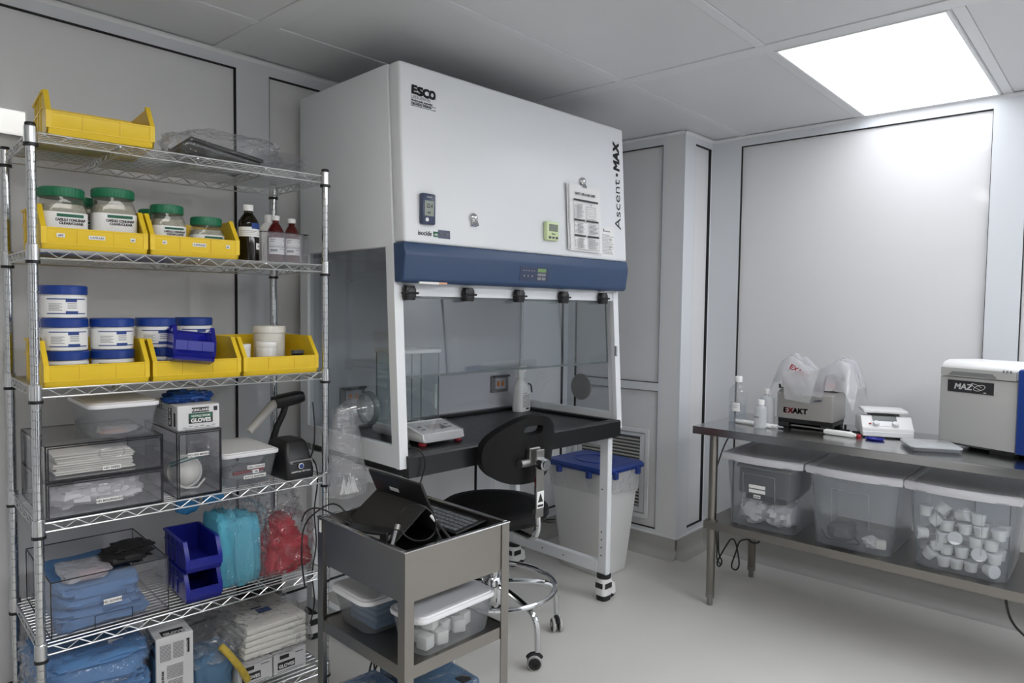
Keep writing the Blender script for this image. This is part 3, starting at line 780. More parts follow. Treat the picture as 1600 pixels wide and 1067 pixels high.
m = MB().tube([(-.05, .01, .03), (-.02, -.004, .012), (.015, -.004, .010), (.045, .015, .03)], .003, 6)
obj('strap', m, M['wipes'], mk)
m = MB(); Mx = Matrix.Translation((-.005, .052, .055)) @ Matrix.Rotation(radians(78), 4, 'X')
m.lathe([(.0535, -.001), (.0555, .001), (.0535, .004)], 28, (0, 0, 0), Mx); obj('rim', m, M['whitejar'], mk)

# clear shoebox with white lid on top of the wide drawers
def shoebox(name, label, world, rz, w, d, h, mat='frost', lidmat='lidwhite', r=.022, lidh=.016, taper=.86, over=.008, group=None, latch=False):
    o = thing(name, label, 'storage box', world, rz, group)
    obj('tub', MB().loft([(w * taper * .96, d * taper * .97, r, 0), (w * taper, d * taper, r, .004), (w * .985, d * .985, r, h - lidh), (w, d, r, h - lidh)], 6, True, False), M[mat], o)
    obj('lid', MB().loft([(w + over, d + over, r + .004, h - lidh), (w + over * 1.4, d + over * 1.4, r + .005, h - lidh * .6), (w + over, d + over, r + .004, h - lidh * .25), (w * .96, d * .96, r, h - lidh * .2), (w * .94, d * .94, r, h), ], 6), M[lidmat], o)
    return o
sx = shoebox('lidded_shoebox', 'clear shoebox with white lid on top of the wide drawers', R(.232, .172, Z4 + .2155), RT, .188, .30, .108)
it = thing('tool_bag', 'clear bag of small tools lying in the shoebox', 'tool bag', R(.225, .10, Z4 + .221), RT)
obj('sleeve', MB().blob((0, 0, .014), (.11, .10, .026), 8, .2, 1.7, 22, 12, .6), M['filmmilk'], it)
obj('grip', MB().cyl((-.05, -.02, .008), (.02, -.035, .010), .006, 10), M['orange'], it); obj('shaft', MB().cyl((.02, -.035, .010), (.062, -.040, .012), .004, 8), M['darkgrey'], it)

# carton of gloves with a blue glove on top
gb = thing('glove_carton', 'white carton of nitrile gloves on the tall clear drawer', 'glove box', R(.446, .025, Z4 + .2155), RT)
obj('carton', MB().bb(-.066, .066, 0, .250, 0, .080, .002), M['card'], gb)
yf = -.0005
obj('front_print', quads([(-.022, .032, .056, .072, yf), (.047, .059, .058, .072, yf)]), M['ink'], gb)
obj('front_print', quads([(-.032, .044, .021, .054, yf)]), M['ink'], gb); obj('front_print', quads([(-.030, .042, .0385, .0525, yf - .0004)]), M['inkgreen'], gb)
lettering('KIRKLAND', .0115, M['paper'], gb, (.005, yf - .001, .0602), FRONT, .02, align='CENTER')
lettering('NITRILE EXAM', .0092, M['paper'], gb, (.006, yf - .0012, .0420), FRONT, .015, align='CENTER')
lettering('GLOVES', .0175, M['paper'], gb, (.006, yf - .001, .0248), FRONT, .04, align='CENTER')
obj('front_print', quads([(-.05 + .018 * k, -.05 + .018 * k + .012, .008 + .003 * (k % 2), .0105 + .003 * (k % 2), yf) for k in range(6)] + [(-.045, .05, .0045, .006, yf)]), M['inkgrey'], gb)
m = MB(); xs = -.0665
for (y0, y1, z0, z1) in ((.018, .034, .012, .056), (.055, .085, .008, .070)): m.bb(xs - .0004, xs, y0, y1, z0, z1)
obj('side_print', m, M['ink'], gb)
lettering('GLOVES', .017, M['paper'], gb, (xs - .0008, .064, .012), Matrix(((0, 0, -1, 0), (0, -1, 0, 0), (-1, 0, 0, 0), (0, 0, 0, 1))) @ Matrix.Rotation(pi, 4, 'Z'), .02)
m = MB()
for k in range(3): m.bb(xs - .0004, xs, .150 + .02 * k, .162 + .02 * k, .054, .070)
for k in range(4): m.bb(xs - .0003, xs, .10, .13 + .02 * (k % 2), .02 + .012 * k, .0215 + .012 * k)
obj('side_print', m, M['inkgrey'], gb)
m = MB()
m.blob((-.015, .10, .020), (.105, .10, .036), 31, .5, 2.6, 34, 18, .8); m.blob((.035, .11, .016), (.08, .085, .032), 33, .5, 2.9, 28, 16, .8)
m.blob((-.055, .09, .012), (.055, .06, .022), 37, .4, 2.5, 20, 12, .8)
gl = obj('glove', m, M['glove']); gl.location = R(.446, .025, Z4 + .2965); gl.rotation_euler = (0, 0, RT)
tag(gl, 'crumpled blue nitrile glove lying on the glove carton', 'glove')

# labelled container with white lid
ct = shoebox('labelled_container', 'clear container with white lid and three small labels, right of the mask drawer', R(.624, .175, Z4), RT, .196, .285, .118, taper=.84)
for (lx, lz, lw, tx) in ((.018, .062, .062, 'ORAL SYRINGES'), (.018, .0445, .022, '1 ML'), (.016, .027, .078, 'BOTTLE ADAPTERS')):
    yy = -.1425 * .985 * (.84 + .15 * lz / .1) - .004
    obj('label_sticker', quads([(lx - lw / 2, lx + lw / 2, lz - .006, lz + .006, yy)]), M['paper'], ct)
    lettering(tx, .0082, M['ink'], ct, (lx, yy - .0008, lz - .003), FRONT, .012, align='CENTER')
it = thing('syringe_bundle', 'dark red bundle of oral syringes seen through the labelled container', 'syringes', R(.64, .10, Z4 + .005), RT)
for k in range(4): obj('syringe', MB().cyl((-.06, -.015 + .012 * k, .03 + .003 * k), (.05, -.012 + .012 * k, .034), .006, 8), M['inkred'] if k % 2 == 0 else M['midgrey'], it)
obj('bag', MB().blob((-.01, .03, .025), (.13, .10, .05), 41, .25, 2, 22, 12, .7, .9), M['filmmilk'], it)

# label printer and bar-code scanner
lp = thing('label_printer', 'black desktop label printer at the right end of the fourth shelf', 'label printer', R(.795, .012, Z4), RT + .06)
obj('housing', MB().loft([(.108, .16, .012, 0, 0, .08), (.110, .16, .014, .03, 0, .08), (.102, .145, .016, .075, 0, .085), (.086, .12, .016, .124, 0, .09), (.070, .10, .015, .134, 0, .09)], 6), M['black'], lp)
obj('paper_slot', MB().bb(-.044, .046, -.004, .01, .055, .066, .003), M['midgrey'], lp)
obj('slot_mouth', MB().bb(-.034, .036, -.0055, -.003, .058, .063, .001), M['black'], lp)
obj('badge', MB().lathe([(.0105, 0), (.0105, .002), (.009, .003), (.0001, .003)], 24, (0, -.0005, .045), Matrix.Rotation(pi / 2, 4, 'X')), M['trim'], lp)
obj('badge_face', MB().lathe([(.008, 0), (.008, .0034), (.0001, .0036)], 24, (0, -.0005, .045), Matrix.Rotation(pi / 2, 4, 'X')), M['inkblue'], lp)
lettering('LabelWriter 450 Turbo', .0090, M['paper'], lp, (0, -.0012, .024), FRONT, .01, align='CENTER', sx=.88)

sc_ = thing('barcode_scanner', 'black and grey hand scanner tipped in its stand behind the white-lidded container', 'scanner', R(.80, .275, Z4), RT)
obj('stand_base', MB().lathe([(.052, 0), (.052, .006), (.046, .012), (.016, .018), (.0001, .019)], 28), M['black'], sc_)
obj('stand_neck', MB().tube([(0, 0, .012), (.004, 0, .08), (.022, -.01, .15), (.045, -.012, .195), (.058, -.012, .232)], [.016, .014, .0125, .0125, .012], 12), M['black'], sc_)
obj('scanner_head', MB().loft([(.045, .052, .014, -.045), (.052, .060, .018, -.02), (.050, .058, .018, .05), (.040, .05, .016, .072)], 5, M=Matrix.Translation((.055, -.012, .252)) @ Matrix.Rotation(radians(82), 4, 'Y')), M['black'], sc_)
obj('handle', MB().tube([(.035, -.014, .248), (.002, -.018, .238), (-.035, -.025, .205), (-.098, -.035, .148)], [.016, .019, .0175, .015], 12), M['greyhandle'], sc_)
gt = obj('tape_roll', MB().lathe([(.020, -.012), (.036, -.012), (.036, .012), (.020, .012), (.020, -.012)], 28, (0, 0, .036), Matrix.Rotation(pi / 2, 4, 'X')), M['green']); gt.location = R(.752, .16, Z4); gt.rotation_euler = (0, 0, RT)
tag(gt, 'green tape roll standing behind the labelled container', 'tape')

# ---- fifth shelf
Z5 = SH[4] + WZ
tb = thing('clear_gown_bin', 'long clear open bin of folded blue gowns, left on the fifth shelf', 'bin', R(.190, .225, Z5), RT)
w, d, h = .318, .385, .168; m = MB(); t_ = .003
m.bb(-w / 2, w / 2, -d / 2, d / 2, 0, t_)
for s in (-1, 1): m.bb(s * (w / 2 - t_ / 2) - t_ / 2, s * (w / 2 - t_ / 2) + t_ / 2, -d / 2, d / 2, t_, h); m.bb(-w / 2 + t_, w / 2 - t_, s * (d / 2 - t_ / 2) - t_ / 2, s * (d / 2 - t_ / 2) + t_ / 2, t_, h)
obj('walls', m, M['acrylic'], tb)
e = MB(); edges_box(e, -w / 2, w / 2, -d / 2, d / 2, .001, h, .0014); obj('edge_strip', e, M['acredge'], tb)
e = MB(); y = -d / 2 - .0012
for a, b2 in (((-.048, .004), (-.048, .038)), ((-.048, .038), (.054, .038)), ((.054, .038), (.054, .004))): e.bb(min(a[0], b2[0]) - .0011, max(a[0], b2[0]) + .0011, y, y + .001, min(a[1], b2[1]), max(a[1], b2[1]) + .001)
obj('finger_notch', e, M['acredge'], tb)
obj('label_sticker', quads([(-.025, .025, .066, .082, y)]), M['paper'], tb)
lettering('HD GOWNS', .0095, M['ink'], tb, (0, y - .0006, .0705), FRONT, .012, align='CENTER')
gw = thing('gown_stack', 'stack of folded blue gowns inside the clear bin', 'gowns', R(.180, .222, Z5 + .0035), RT)
for k in range(4):
    random.seed(70 + k)
    obj('gown', MB().blob((-.012 + random.uniform(-.008, .008), -.01, .018 + k * .030), (.236 - .008 * k, .32, .040), 50 + k, .10, 2.0, 34, 14, .28, 0, .10, 2.4), M['bluepack'], gw)
pk = thing('cap_pouch', 'clear pouch with pink print lying on the blue gowns', 'pouch', R(.135, .14, Z5 + .137), RT)
obj('pouch_body', MB().blob((0, 0, .016), (.13, .16, .032), 61, .2, 1.8, 26, 12, .5), M['filmmilk'], pk); obj('insert', MB().box((.018, -.035, .010), (.070, .05, .008), .002, Matrix.Rotation(.1, 3, 'Z')), pm('pink_print', (.55, .22, .26), .6), pk)
bc = obj('shoe_cover', MB().blob((0, 0, .020), (.135, .13, .034), 64, .35, 2.4, 30, 14, .7).blob((.02, .02, .034), (.12, .11, .030), 65, .35, 2.4, 30, 14, .7), M['rubber']); bc.location = R(.258, .17, Z5 + .142); bc.rotation_euler = (0, 0, RT)
tag(bc, 'crumpled black shoe covers lying at the right of the gown bin', 'shoe cover')

bbm = storage_bin(None, .112, .235, .098, .046, .028, ribs=True)
def blue_bin(label, zoff):
    o = thing('blue_storage_bin', label, 'bin', R(.458, .022, Z5 + zoff), RT - .03, 'stacked blue bins')
    obj('bin_body', bbm, M['bluebin'], o)
    obj('front_panel', MB().bb(-.046, .046, -.0035, -.0015, .018, .043), M['bluebin'], o)
    return o
blue_bin('royal blue plastic bin, lower of the stacked pair', 0); blue_bin('royal blue plastic bin, upper of the stacked pair', .099)

cy = thing('cyan_wrap_pack', 'bright cyan folded wraps in a clear bag beside the blue bins', 'wrap pack', R(.588, .15, Z5), RT)
for k, (x, w_, h_, yy) in enumerate(((-.030, .070, .240, .0), (.022, .072, .232, -.012), (.064, .052, .215, .006))):
    obj('wrap', MB().blob((x, yy, h_ / 2 - .002), (w_, .15, h_ + .010), 80 + k, .08, 1.6, 30, 20, .32, .97, .10, 2.6), M['cyan'], cy)
obj('plastic_bag', MB().blob((.035, -.014, .135), (.135, .185, .265), 85, .16, 1.6, 36, 22, .5, .97, .30, 4.0), M['film'], cy)
rd = thing('red_wrap_pack', 'red wraps in a shiny clear bag at the right of the fifth shelf', 'wrap pack', R(.768, .14, Z5), RT)
obj('wrap', MB().blob((.0, 0, .062), (.170, .16, .122), 91, .20, 1.7, 36, 20, .5, .97, .28, 2.8), M['redcloth'], rd); obj('wrap', MB().blob((.012, .02, .128), (.095, .11, .115), 93, .22, 2, 28, 16, .75, 0, .25, 3), M['redcloth'], rd)
obj('plastic_bag', MB().blob((0, -.004, .100), (.190, .19, .205), 95, .22, 1.7, 44, 26, .6, .97, .42, 4.2), M['film'], rd)
obj('bag_neck', MB().blob((.01, .03, .235), (.12, .09, .13), 97, .35, 2.0, 34, 18, .8, 0, .5, 4.5), M['film'], rd)
for nm, u, w_, h_ in (('left', .447, .075, .060), ('right', .532, .068, .042)):
    q = obj('hanging_pouch', MB().blob((0, 0, -h_ / 2), (w_, .03, h_), 101 if nm == 'left' else 102, .18, 1.5, 24, 14, .75), M['pouch'])
    q.location = R(u, .14, SH[3] - .026); q.rotation_euler = (0, 0, RT); tag(q, 'blue pouch hanging under the fourth shelf, %s of two' % nm, 'pouch')

def smooth0(pts, n=10):
    P = [Vector(p) for p in pts]; out = []
    for i in range(len(P) - 1):
        for k in range(n): out.append(P[i].lerp(P[i + 1], k / n))
    out.append(P[-1]); return out
# ---- bottom shelf
Z6 = SH[5] + WZ
for k, (hz, lab) in enumerate(((.10, 'lowest'), (.09, 'middle'), (.085, 'topmost'))):
    z0 = (0, .098, .186)[k]
    o = thing('gown_pack', 'plastic-wrapped pack of blue gowns on the bottom shelf, %s of the stack' % lab, 'gown pack', R(.145, .19, Z6 + z0 + (.001 * k)), RT, 'blue gown packs')
    obj('gowns', MB().blob((0, 0, hz / 2), (.275, .34, hz + .004), 110 + k, .10, 2.2, 40, 16, .3, .98, .14, 3.0), M['bluepack'], o)
    obj('plastic_wrap', MB().blob((0, 0, hz / 2), (.285, .35, hz + .010), 120 + k, .10, 2.2, 40, 18, .35, .9, .22, 4.0), M['film'], o)
    if k == 2:
        L = MB().box((.075, -.098, hz - .002), (.058, .035, .001), 0, Matrix.Rotation(radians(22), 3, 'X') @ Matrix.Rotation(radians(8), 3, 'Y'))
        obj('label_sticker', L, M['paper'], o)
def glove_box(name, label, u, v, z0, w, d, h, rz=0):
    o = thing(name, label, 'glove box', R(u, v, z0), RT + rz)
    obj('carton', MB().bb(-w / 2, w / 2, -d / 2, d / 2, 0, h, .002), M['card'], o)
    return o
g = glove_box('glove_carton', 'white glove carton standing on end beside the blue gown packs', .367, .085, Z6, .112, .125, .272, -.05)
yf = -.063
obj('front_print', quads([(.034, .044, .205, .252, yf)]), M['ink'], g)
lettering('KIRKLAND', .0085, M['paper'], g, (.0372, yf - .001, .207), FRONT @ Matrix.Rotation(pi / 2, 4, 'Z'), .02)
rows = []
for k in range(12): rows.append((-.045, -.012, .245 - k * .0045, .2475 - k * .0045, yf)); rows.append((-.006, .026, .247 - k * .0045, .2495 - k * .0045, yf))
for k in range(9): rows.append((-.025, .024, .175 - k * .005, .1775 - k * .005, yf))
for k in range(7): rows.append((-.022, .022, .125 - k * .005, .1275 - k * .005, yf))
obj('front_print', quads(rows), M['inkgrey'], g)
obj('front_print', quads([(-.044, .044, .012, .082, yf)]), M['inkgreen'], g)
lettering('100', .03, M['paper'], g, (-.01, yf - .001, .05), FRONT, .03)
lettering('NITRILE EXAM', .010, M['ink'], g, (-.034, yf - .001, .10), FRONT @ Matrix.Rotation(pi / 2, 4, 'Z'), .02)
m = MB().bb(-.0568, -.0564, -.055, .02, .05, .262); obj('side_print', m, M['skyblue'], g)
m = MB().bb(-.0573, -.0569, -.05, .0, .245, .258).bb(-.0573, -.0569, -.05, .0, .205, .225); obj('side_print', m, M['ink'], g)
m = MB().bb(-.035, .035, -.05, -.012, .272, .2725); obj('top_print', m, M['ink'], g)
lettering('GLOVES', .020, M['paper'], g, (-.03, -.045, .2727), Matrix(), .03)
g = glove_box('glove_carton', 'grey-blue carton half hidden behind the upright glove carton', .285, .23, Z6, .06, .12, .285, 0)
obj('side_print', MB().bb(-.0304, -.030, -.055, .055, .02, .27), M['skyblue'], g)
for nm, u in (('left', .640), ('right', .770)):
    g = glove_box('glove_carton', 'white glove carton lying under the wrapped white packs, %s of two' % nm, u, .175, Z6, .124, .25, .078, 0)
    obj('front_print', quads([(-.048, .018, .016, .042, -.1252), (-.04, -.005, .052, .066, -.1252)]), M['ink'], g)
    lettering('GLOVES', .0165, M['paper'], g, (-.015, -.1262, .021), FRONT, .035, align='CENTER')
    obj('front_print', quads([(-.05, .05, .006, .008, -.1252), (.02, .05, .06, .064, -.1252)]), M['inkgrey'], g)
wp = thing('towel_pack', 'white pack of towels in shiny plastic on top of the glove cartons', 'towel pack', R(.725, .195, Z6 + .0795), RT)
for k in range(5): obj('towel', MB().box((0, .005, .014 + k * .022), (.235 - .002 * k, .275, .021), .006, Matrix.Rotation(.01 * (k - 2), 3, 'Z'), 2), M['wipes'], wp)
obj('plastic_wrap', MB().blob((-.01, 0, .058), (.272, .31, .125), 140, .10, 2.0, 44, 20, .4, .92, .25, 4.0), M['film'], wp)
obj('top_print', MB().bb(-.02, .03, -.03, .01, .1145, .115).bb(-.03, .01, .02, .03, .1145, .115), M['inkblue'], wp)
fl = obj('loose_film', MB().blob((0, 0, .05), (.20, .24, .11), 150, .3, 2.2, 46, 22, .7, .9, .5, 3.5), M['film2']); fl.location = R(.52, .21, Z6 + .10); fl.rotation_euler = (0, 0, RT); tag(fl, 'loose crumpled clear film left of the wrapped towel pack', 'film')
gp = thing('grey_pouch', 'blue-grey pouch with a yellow stripe at the front of the bottom shelf', 'pouch', R(.505, .11, Z6), RT)
obj('pouch_body', MB().blob((0, .02, .075), (.135, .13, .155), 160, .12, 1.6, 30, 18, .5, .97, .12, 2.6), M['skyblue'], gp)
pts = [(.016, -.052, .172), (.036, -.066, .145), (.058, -.076, .110), (.080, -.080, .072), (.100, -.082, .030)]
m = MB().tube(smooth0(pts), [.008] + [.012] * 39 + [.009], 10); obj('yellow_stripe', m, pm('yellow_stripe', (.52, .38, .05), .5, nz=.4, nscale=60), gp)
ub = thing('power_unit', 'black power unit at the back of the bottom shelf behind the towel pack', 'power unit', R(.80, .362, Z6), RT)
obj('case', MB().bb(-.075, .07, -.04, .05, 0, .29, .006, 2), M['black'], ub); obj('vent_panel', MB().bb(-.05, .05, -.043, -.040, .05, .2, .001), M['rubber'], ub)

# cord down the right post
def smooth(pts, n=8):
    P = [Vector(p) for p in pts]; out = []
    for i in range(len(P) - 1):
        p0, p1, p2, p3 = P[max(i - 1, 0)], P[i], P[i + 1], P[min(i + 2, len(P) - 1)]
        for k in range(n):
            t = k / n
            out.append(.5 * ((2 * p1) + (-p0 + p2) * t + (2 * p0 - 5 * p1 + 4 * p2 - p3) * t * t + (-p0 + 3 * p1 - 3 * p2 + p3) * t ** 3))
    out.append(P[-1]); return out
pts = [R(.832, .10, Z4 + .06), R(.862, .07, Z4 + .055), R(.866, .034, Z4 + .03), R(.869, .03, .80), R(.854, .026, .70), R(.863, .028, .58), R(.848, .03, .47), R(.856, .03, .36), R(.85, .05, .27)]
tag(obj('hanging_cable', MB().tube(smooth(pts), .0026, 6), M['black']), 'thin black cord hanging down the right front post of the shelving', 'cord')
pts = [R(.866, .06, 1.10), R(.866, .045, 1.0), R(.858, .045, .92), R(.852, .09, .86), R(.845, .13, .85)]
tag(obj('hanging_cable', MB().tube(smooth(pts), .0026, 6), M['black']), 'black cord rising behind the label printer beside the right post', 'cord')
# ------------------------------------------------------------------ fume hood
HO = Vector((1.588, 1.966, 0)); HT = -.0543; HW = 1.336
HM = Matrix.Translation(HO) @ Matrix.Rotation(HT, 4, 'Z')
def Hd(u, v, z): return HM @ Vector((u, v, z))
SL, ZB, CT = .062, .867, .069
ZT, ZL, ZF = 2.334, 1.688, 1.545
def fv(z): return SL * (z - ZB)                         # body front plane
def cv(z): return fv(z) - CT                            # cover front plane
HB = .735
hood = thing('fume_hood', 'large white ducted fume hood with navy control strip and black worktop', 'fume hood', HO, HT)
def bevprism(poly, a, b, bev):
    m = MB().prism(poly, a, b, 'x')
    bm = bmesh.new(); vs = [bm.verts.new(v) for v in m.v]
    for f in m.f: bm.faces.new([vs[i] for i in f])
    bmesh.ops.recalc_face_normals(bm, faces=bm.faces[:])
    bmesh.ops.bevel(bm, geom=bm.edges[:], offset=bev, segments=3, affect='EDGES', profile=.5)
    bm.verts.index_update(); r = MB(); r.add([v.co.copy() for v in bm.verts], [[v.index for v in f.verts] for f in bm.faces]); bm.free(); return r
# upper housing and the thick front cover
obj('upper_housing', bevprism([(fv(1.675) + .001, 1.675), (HB, 1.675), (HB, ZT), (fv(ZT) + .001, ZT)], 0, HW, .004), M['hoodwhite'], hood)
fc = obj('front_cover', bevprism([(cv(ZL), ZL), (fv(ZL) - .001, ZL), (fv(ZT) - .001, ZT), (cv(ZT), ZT)], .002, HW - .002, .012), M['hoodwhite'], hood)
cp = bevprism([(cv(ZL), ZL), (cv(1.65) - .006, 1.648), (cv(ZF) + .012, ZF + .012), (cv(ZF) + .022, ZF), (fv(ZF) - .001, ZF), (fv(ZL) - .001, ZL)], -.001, HW + .001, .006)
ctl = obj('control_strip', cp, M['navy'], hood)
def on_cover(z, e=.0012): return cv(z) - e
TILT = Matrix.Rotation(-math.atan(SL), 4, 'X')
COVER = TILT @ FRONT
def cover_rects(rects, e=.0008):
    m = MB()
    for u0, u1, z0, z1 in rects:
        v0, v1 = cv(z0) - e, cv(z1) - e
        m.add([(u0, v0, z0), (u1, v0, z0), (u1, v1, z1), (u0, v1, z1), (u0, v0 + e * .8, z0), (u1, v0 + e * .8, z0), (u1, v1 + e * .8, z1), (u0, v1 + e * .8, z1)],
              [(0, 1, 2, 3), (7, 6, 5, 4), (0, 4, 5, 1), (1, 5, 6, 2), (2, 6, 7, 3), (3, 7, 4, 0)])
    return m
for ch_, u_, w_, dz in (('E', .050, .023, .003), ('S', .075, .025, .001), ('C', .102, .027, .0), ('O', .131, .027, .0)):
    lettering(ch_, .0420, M['ink'], fc, (u_, on_cover(2.225), 2.2230 + dz), COVER, 0, .08, fit=w_, fat=.0024)
lettering('.', .02, M['ink'], fc, (.160, on_cover(2.224), 2.2235), COVER, .02)
lettering('LIFESCIENCES', .0155, M['inkgrey'], fc, (.051, on_cover(2.210), 2.2085), COVER, 0, sx=.92)
lettering('World Leader. Innovative', .0112, M['ink'], fc, (.050, on_cover(2.198), 2.1975), COVER, .02, sx=.83)
lettering('Laboratory Solutions', .0112, M['ink'], fc, (.050, on_cover(2.185), 2.1855), COVER, .02, sx=.96)
obj('rule', cover_rects([(.050, .162, 2.1925, 2.1945), (.050, .162, 2.1805, 2.1825)]), M['ink'], fc)
VERT = TILT @ FRONT @ Matrix.Rotation(pi / 2, 4, 'Z')
lettering('Ascent', .066, M['ink'], fc, (1.292, on_cover(1.842), 1.840), VERT, -.004, fit=.242)
obj('logo_dot', MB().cyl((1.272, on_cover(2.104), 2.104), (1.272, on_cover(2.104) - .0006, 2.104), .0085, 16), M['ink'], fc)
lettering('MAX', .064, M['ink'], fc, (1.292, on_cover(2.12), 2.121), VERT, 0, .10, fit=.134, fat=.0026)
lettering('.', .03, M['ink'], fc, (1.292, on_cover(2.262), 2.262), VERT, .0)
obj('sticker', cover_rects([(.132, .155, 1.715, 1.735)]), M['inkgreen'], fc); obj('sticker', cover_rects([(.155, .212, 1.712, 1.743)]), M['navydark'], fc)
lettering('isocide', .024, M['ink'], fc, (.060, on_cover(1.718), 1.7175), COVER, .015, .1, sx=.95)
lettering('AIR', .010, M['paper'], fc, (.136, on_cover(1.72, .0024), 1.7205), COVER, .02); lettering('TECH  LAB', .011, M['inkgrey'], fc, (.160, on_cover(1.724, .0024), 1.7245), COVER, .02, sx=.8)
# control panel on the navy strip
z0, z1 = 1.572, 1.626
def cs(z): return (cv(1.65) - .006) + ((cv(ZF) + .012) - (cv(1.65) - .006)) * (1.648 - z) / (1.648 - ZF - .012)
def strip_rects(rects, e=.001):
    m = MB()
    for u0, u1, a, b in rects:
        m.add([(u0, cs(a) - e, a), (u1, cs(a) - e, a), (u1, cs(b) - e, b), (u0, cs(b) - e, b), (u0, cs(a), a), (u1, cs(a), a), (u1, cs(b), b), (u0, cs(b), b)],
              [(0, 1, 2, 3), (7, 6, 5, 4), (0, 4, 5, 1), (1, 5, 6, 2), (2, 6, 7, 3), (3, 7, 4, 0)])
    return m
kp = obj('keypad', strip_rects([(.585, .765, 1.570, 1.630)]), M['navydark'], ctl)
obj('lcd', strip_rects([(.690, .742, 1.610, 1.625)], .002), M['lcdgreen'], ctl)
obj('key', strip_rects([(.690, .742, 1.594, 1.605), (.720, .742, 1.577, 1.589), (.692, .715, 1.577, 1.589)] + [(.600 + .016 * k, .608 + .016 * k, 1.612, 1.616) for k in range(5)] + [(.606 + .024 * k, .614 + .024 * k, 1.588, 1.596) for k in range(3)], .002), M['inkgrey'], ctl)
obj('sticker', MB().bb(.07, .16, cv(ZF) + .010, cv(ZF) + .016, ZF - .004, ZF + .004), M['paper'], ctl); obj('sticker', MB().bb(.16, .20, cv(ZF) + .010, cv(ZF) + .016, ZF - .003, ZF + .004), pm('peach', (.70, .38, .25), .6), ctl)
# white header under the strip
obj('header', MB().prism([(fv(1.505) + .0, 1.497), (fv(1.505) + .05, 1.497), (fv(1.68) + .05, 1.68), (fv(1.68) + .001, 1.68)], .02, HW - .02, 'x'), M['hoodwhite'], hood)
# side frames with sloping fronts
def side(u0, u1, name):
    m = MB(); zt = 1.676; S = .047
    def q(z, d): return (fv(z) + d, z)
    m.prism([q(ZB, 0), q(ZB, S), q(zt, S), q(zt, 0)], u0, u1, 'x')
    m.prism([(.672, ZB), (HB, ZB), (HB, zt), (.672, zt)], u0, u1, 'x')
    m.prism([q(ZB, S), (.672, ZB), (.672, .944), q(.944, S)], u0, u1, 'x')
    o = obj(name, m, M['hoodwhite'], hood); return o
sl_ = side(0, .028, 'side_frame'); sr_ = side(HW - .028, HW, 'side_frame')
m = MB().prism([(fv(ZB) - .004, ZB), (fv(ZB) + .018, ZB), (fv(1.70) + .018, 1.70), (fv(1.70) - .004, 1.70)], -.004, .034, 'x'); obj('front_channel', m, M['hoodwhite'], sl_)
m = MB().prism([(fv(ZB) - .004, ZB), (fv(ZB) + .018, ZB), (fv(1.70) + .018, 1.70), (fv(1.70) - .004, 1.70)], HW - .034, HW + .004, 'x'); obj('front_channel', m, M['hoodwhite'], sr_)
for u in (.012, HW - .016):
    obj('side_window', MB().prism([(fv(.944) + .047, .944), (.672, .944), (.672, 1.676), (fv(1.676) + .047, 1.676)], u, u + .004, 'x'), M['sash'], hood)
obj('back_panel', MB().bb(.028, HW - .028, .684, .70, .80, 1.68), M['hoodgrey'], hood)
obj('light_duct', MB().bb(.028, HW - .028, .10, .684, 1.66, 1.675), M['hoodgrey'], hood)
# sash
zsb = 1.197
obj('sash_glass', MB().prism([(fv(zsb) + .010, zsb), (fv(zsb) + .015, zsb), (fv(1.515) + .015, 1.515), (fv(1.515) + .010, 1.515)], .030, HW - .075, 'x'), M['sash'], hood)
e = MB().bb(.030, HW - .075, fv(zsb) + .008, fv(zsb) + .017, zsb - .004, zsb + .004)
e.prism([(fv(zsb) + .009, zsb), (fv(zsb) + .016, zsb), (fv(1.5) + .016, 1.5), (fv(1.5) + .009, 1.5)], .030, .0335, 'x')
e.prism([(fv(zsb) + .009, zsb), (fv(zsb) + .016, zsb), (fv(1.5) + .016, 1.5), (fv(1.5) + .009, 1.5)], HW - .077, HW - .073, 'x')
e.bb(.030, HW - .075, fv(1.497) + .008, fv(1.497) + .017, 1.488, 1.493)
obj('sash_edge', e, M['edge'], hood)
for u in (.052, .338, .625, .912, 1.200):
    c = MB().loft([(.044, .034, .013, -.027), (.052, .040, .017, -.014), (.052, .040, .017, .012), (.038, .030, .012, .026)], 6, M=Matrix.Translation((u, fv(1.51) - .018, 1.508)))
    o = obj('sash_clip', c, M['black'], hood)
    obj('clip_fin', MB().bb(u - .030, u + .030, fv(1.51) - .042, fv(1.51) - .006, 1.503, 1.511, .003), M['rubber'], o)
    obj('clip_mark', MB().bb(u - .012, u + .012, fv(1.51) - .0375, fv(1.51) - .0365, 1.516, 1.520), M['midgrey'], o)
obj('latch', MB().bb(HW - .036, HW - .026, fv(1.22) - .012, fv(1.22), 1.225, 1.275, .002), M['chrome'], sr_)
# worktop: dished black epoxy
wt = MB().bb(.028, HW - .028, -.016, .684, .832, .898, .003)
wt.prism([(-.018, .832), (.022, .832), (.040, .898), (.034, .908), (.026, .912), (-.012, .912), (-.018, .905)], .026, HW - .026, 'x')
wt.bb(.028, HW - .028, .640, .684, .898, .914, .003); wt.bb(.028, .060, .03, .66, .898, .912, .003); wt.bb(HW - .060, HW - .028, .03, .66, .898, .912, .003)
wt.prism([(.036, .898), (.060, .898), (.034, .909)], .06, HW - .06, 'x')
obj('worktop', wt, M['epoxy'], hood)
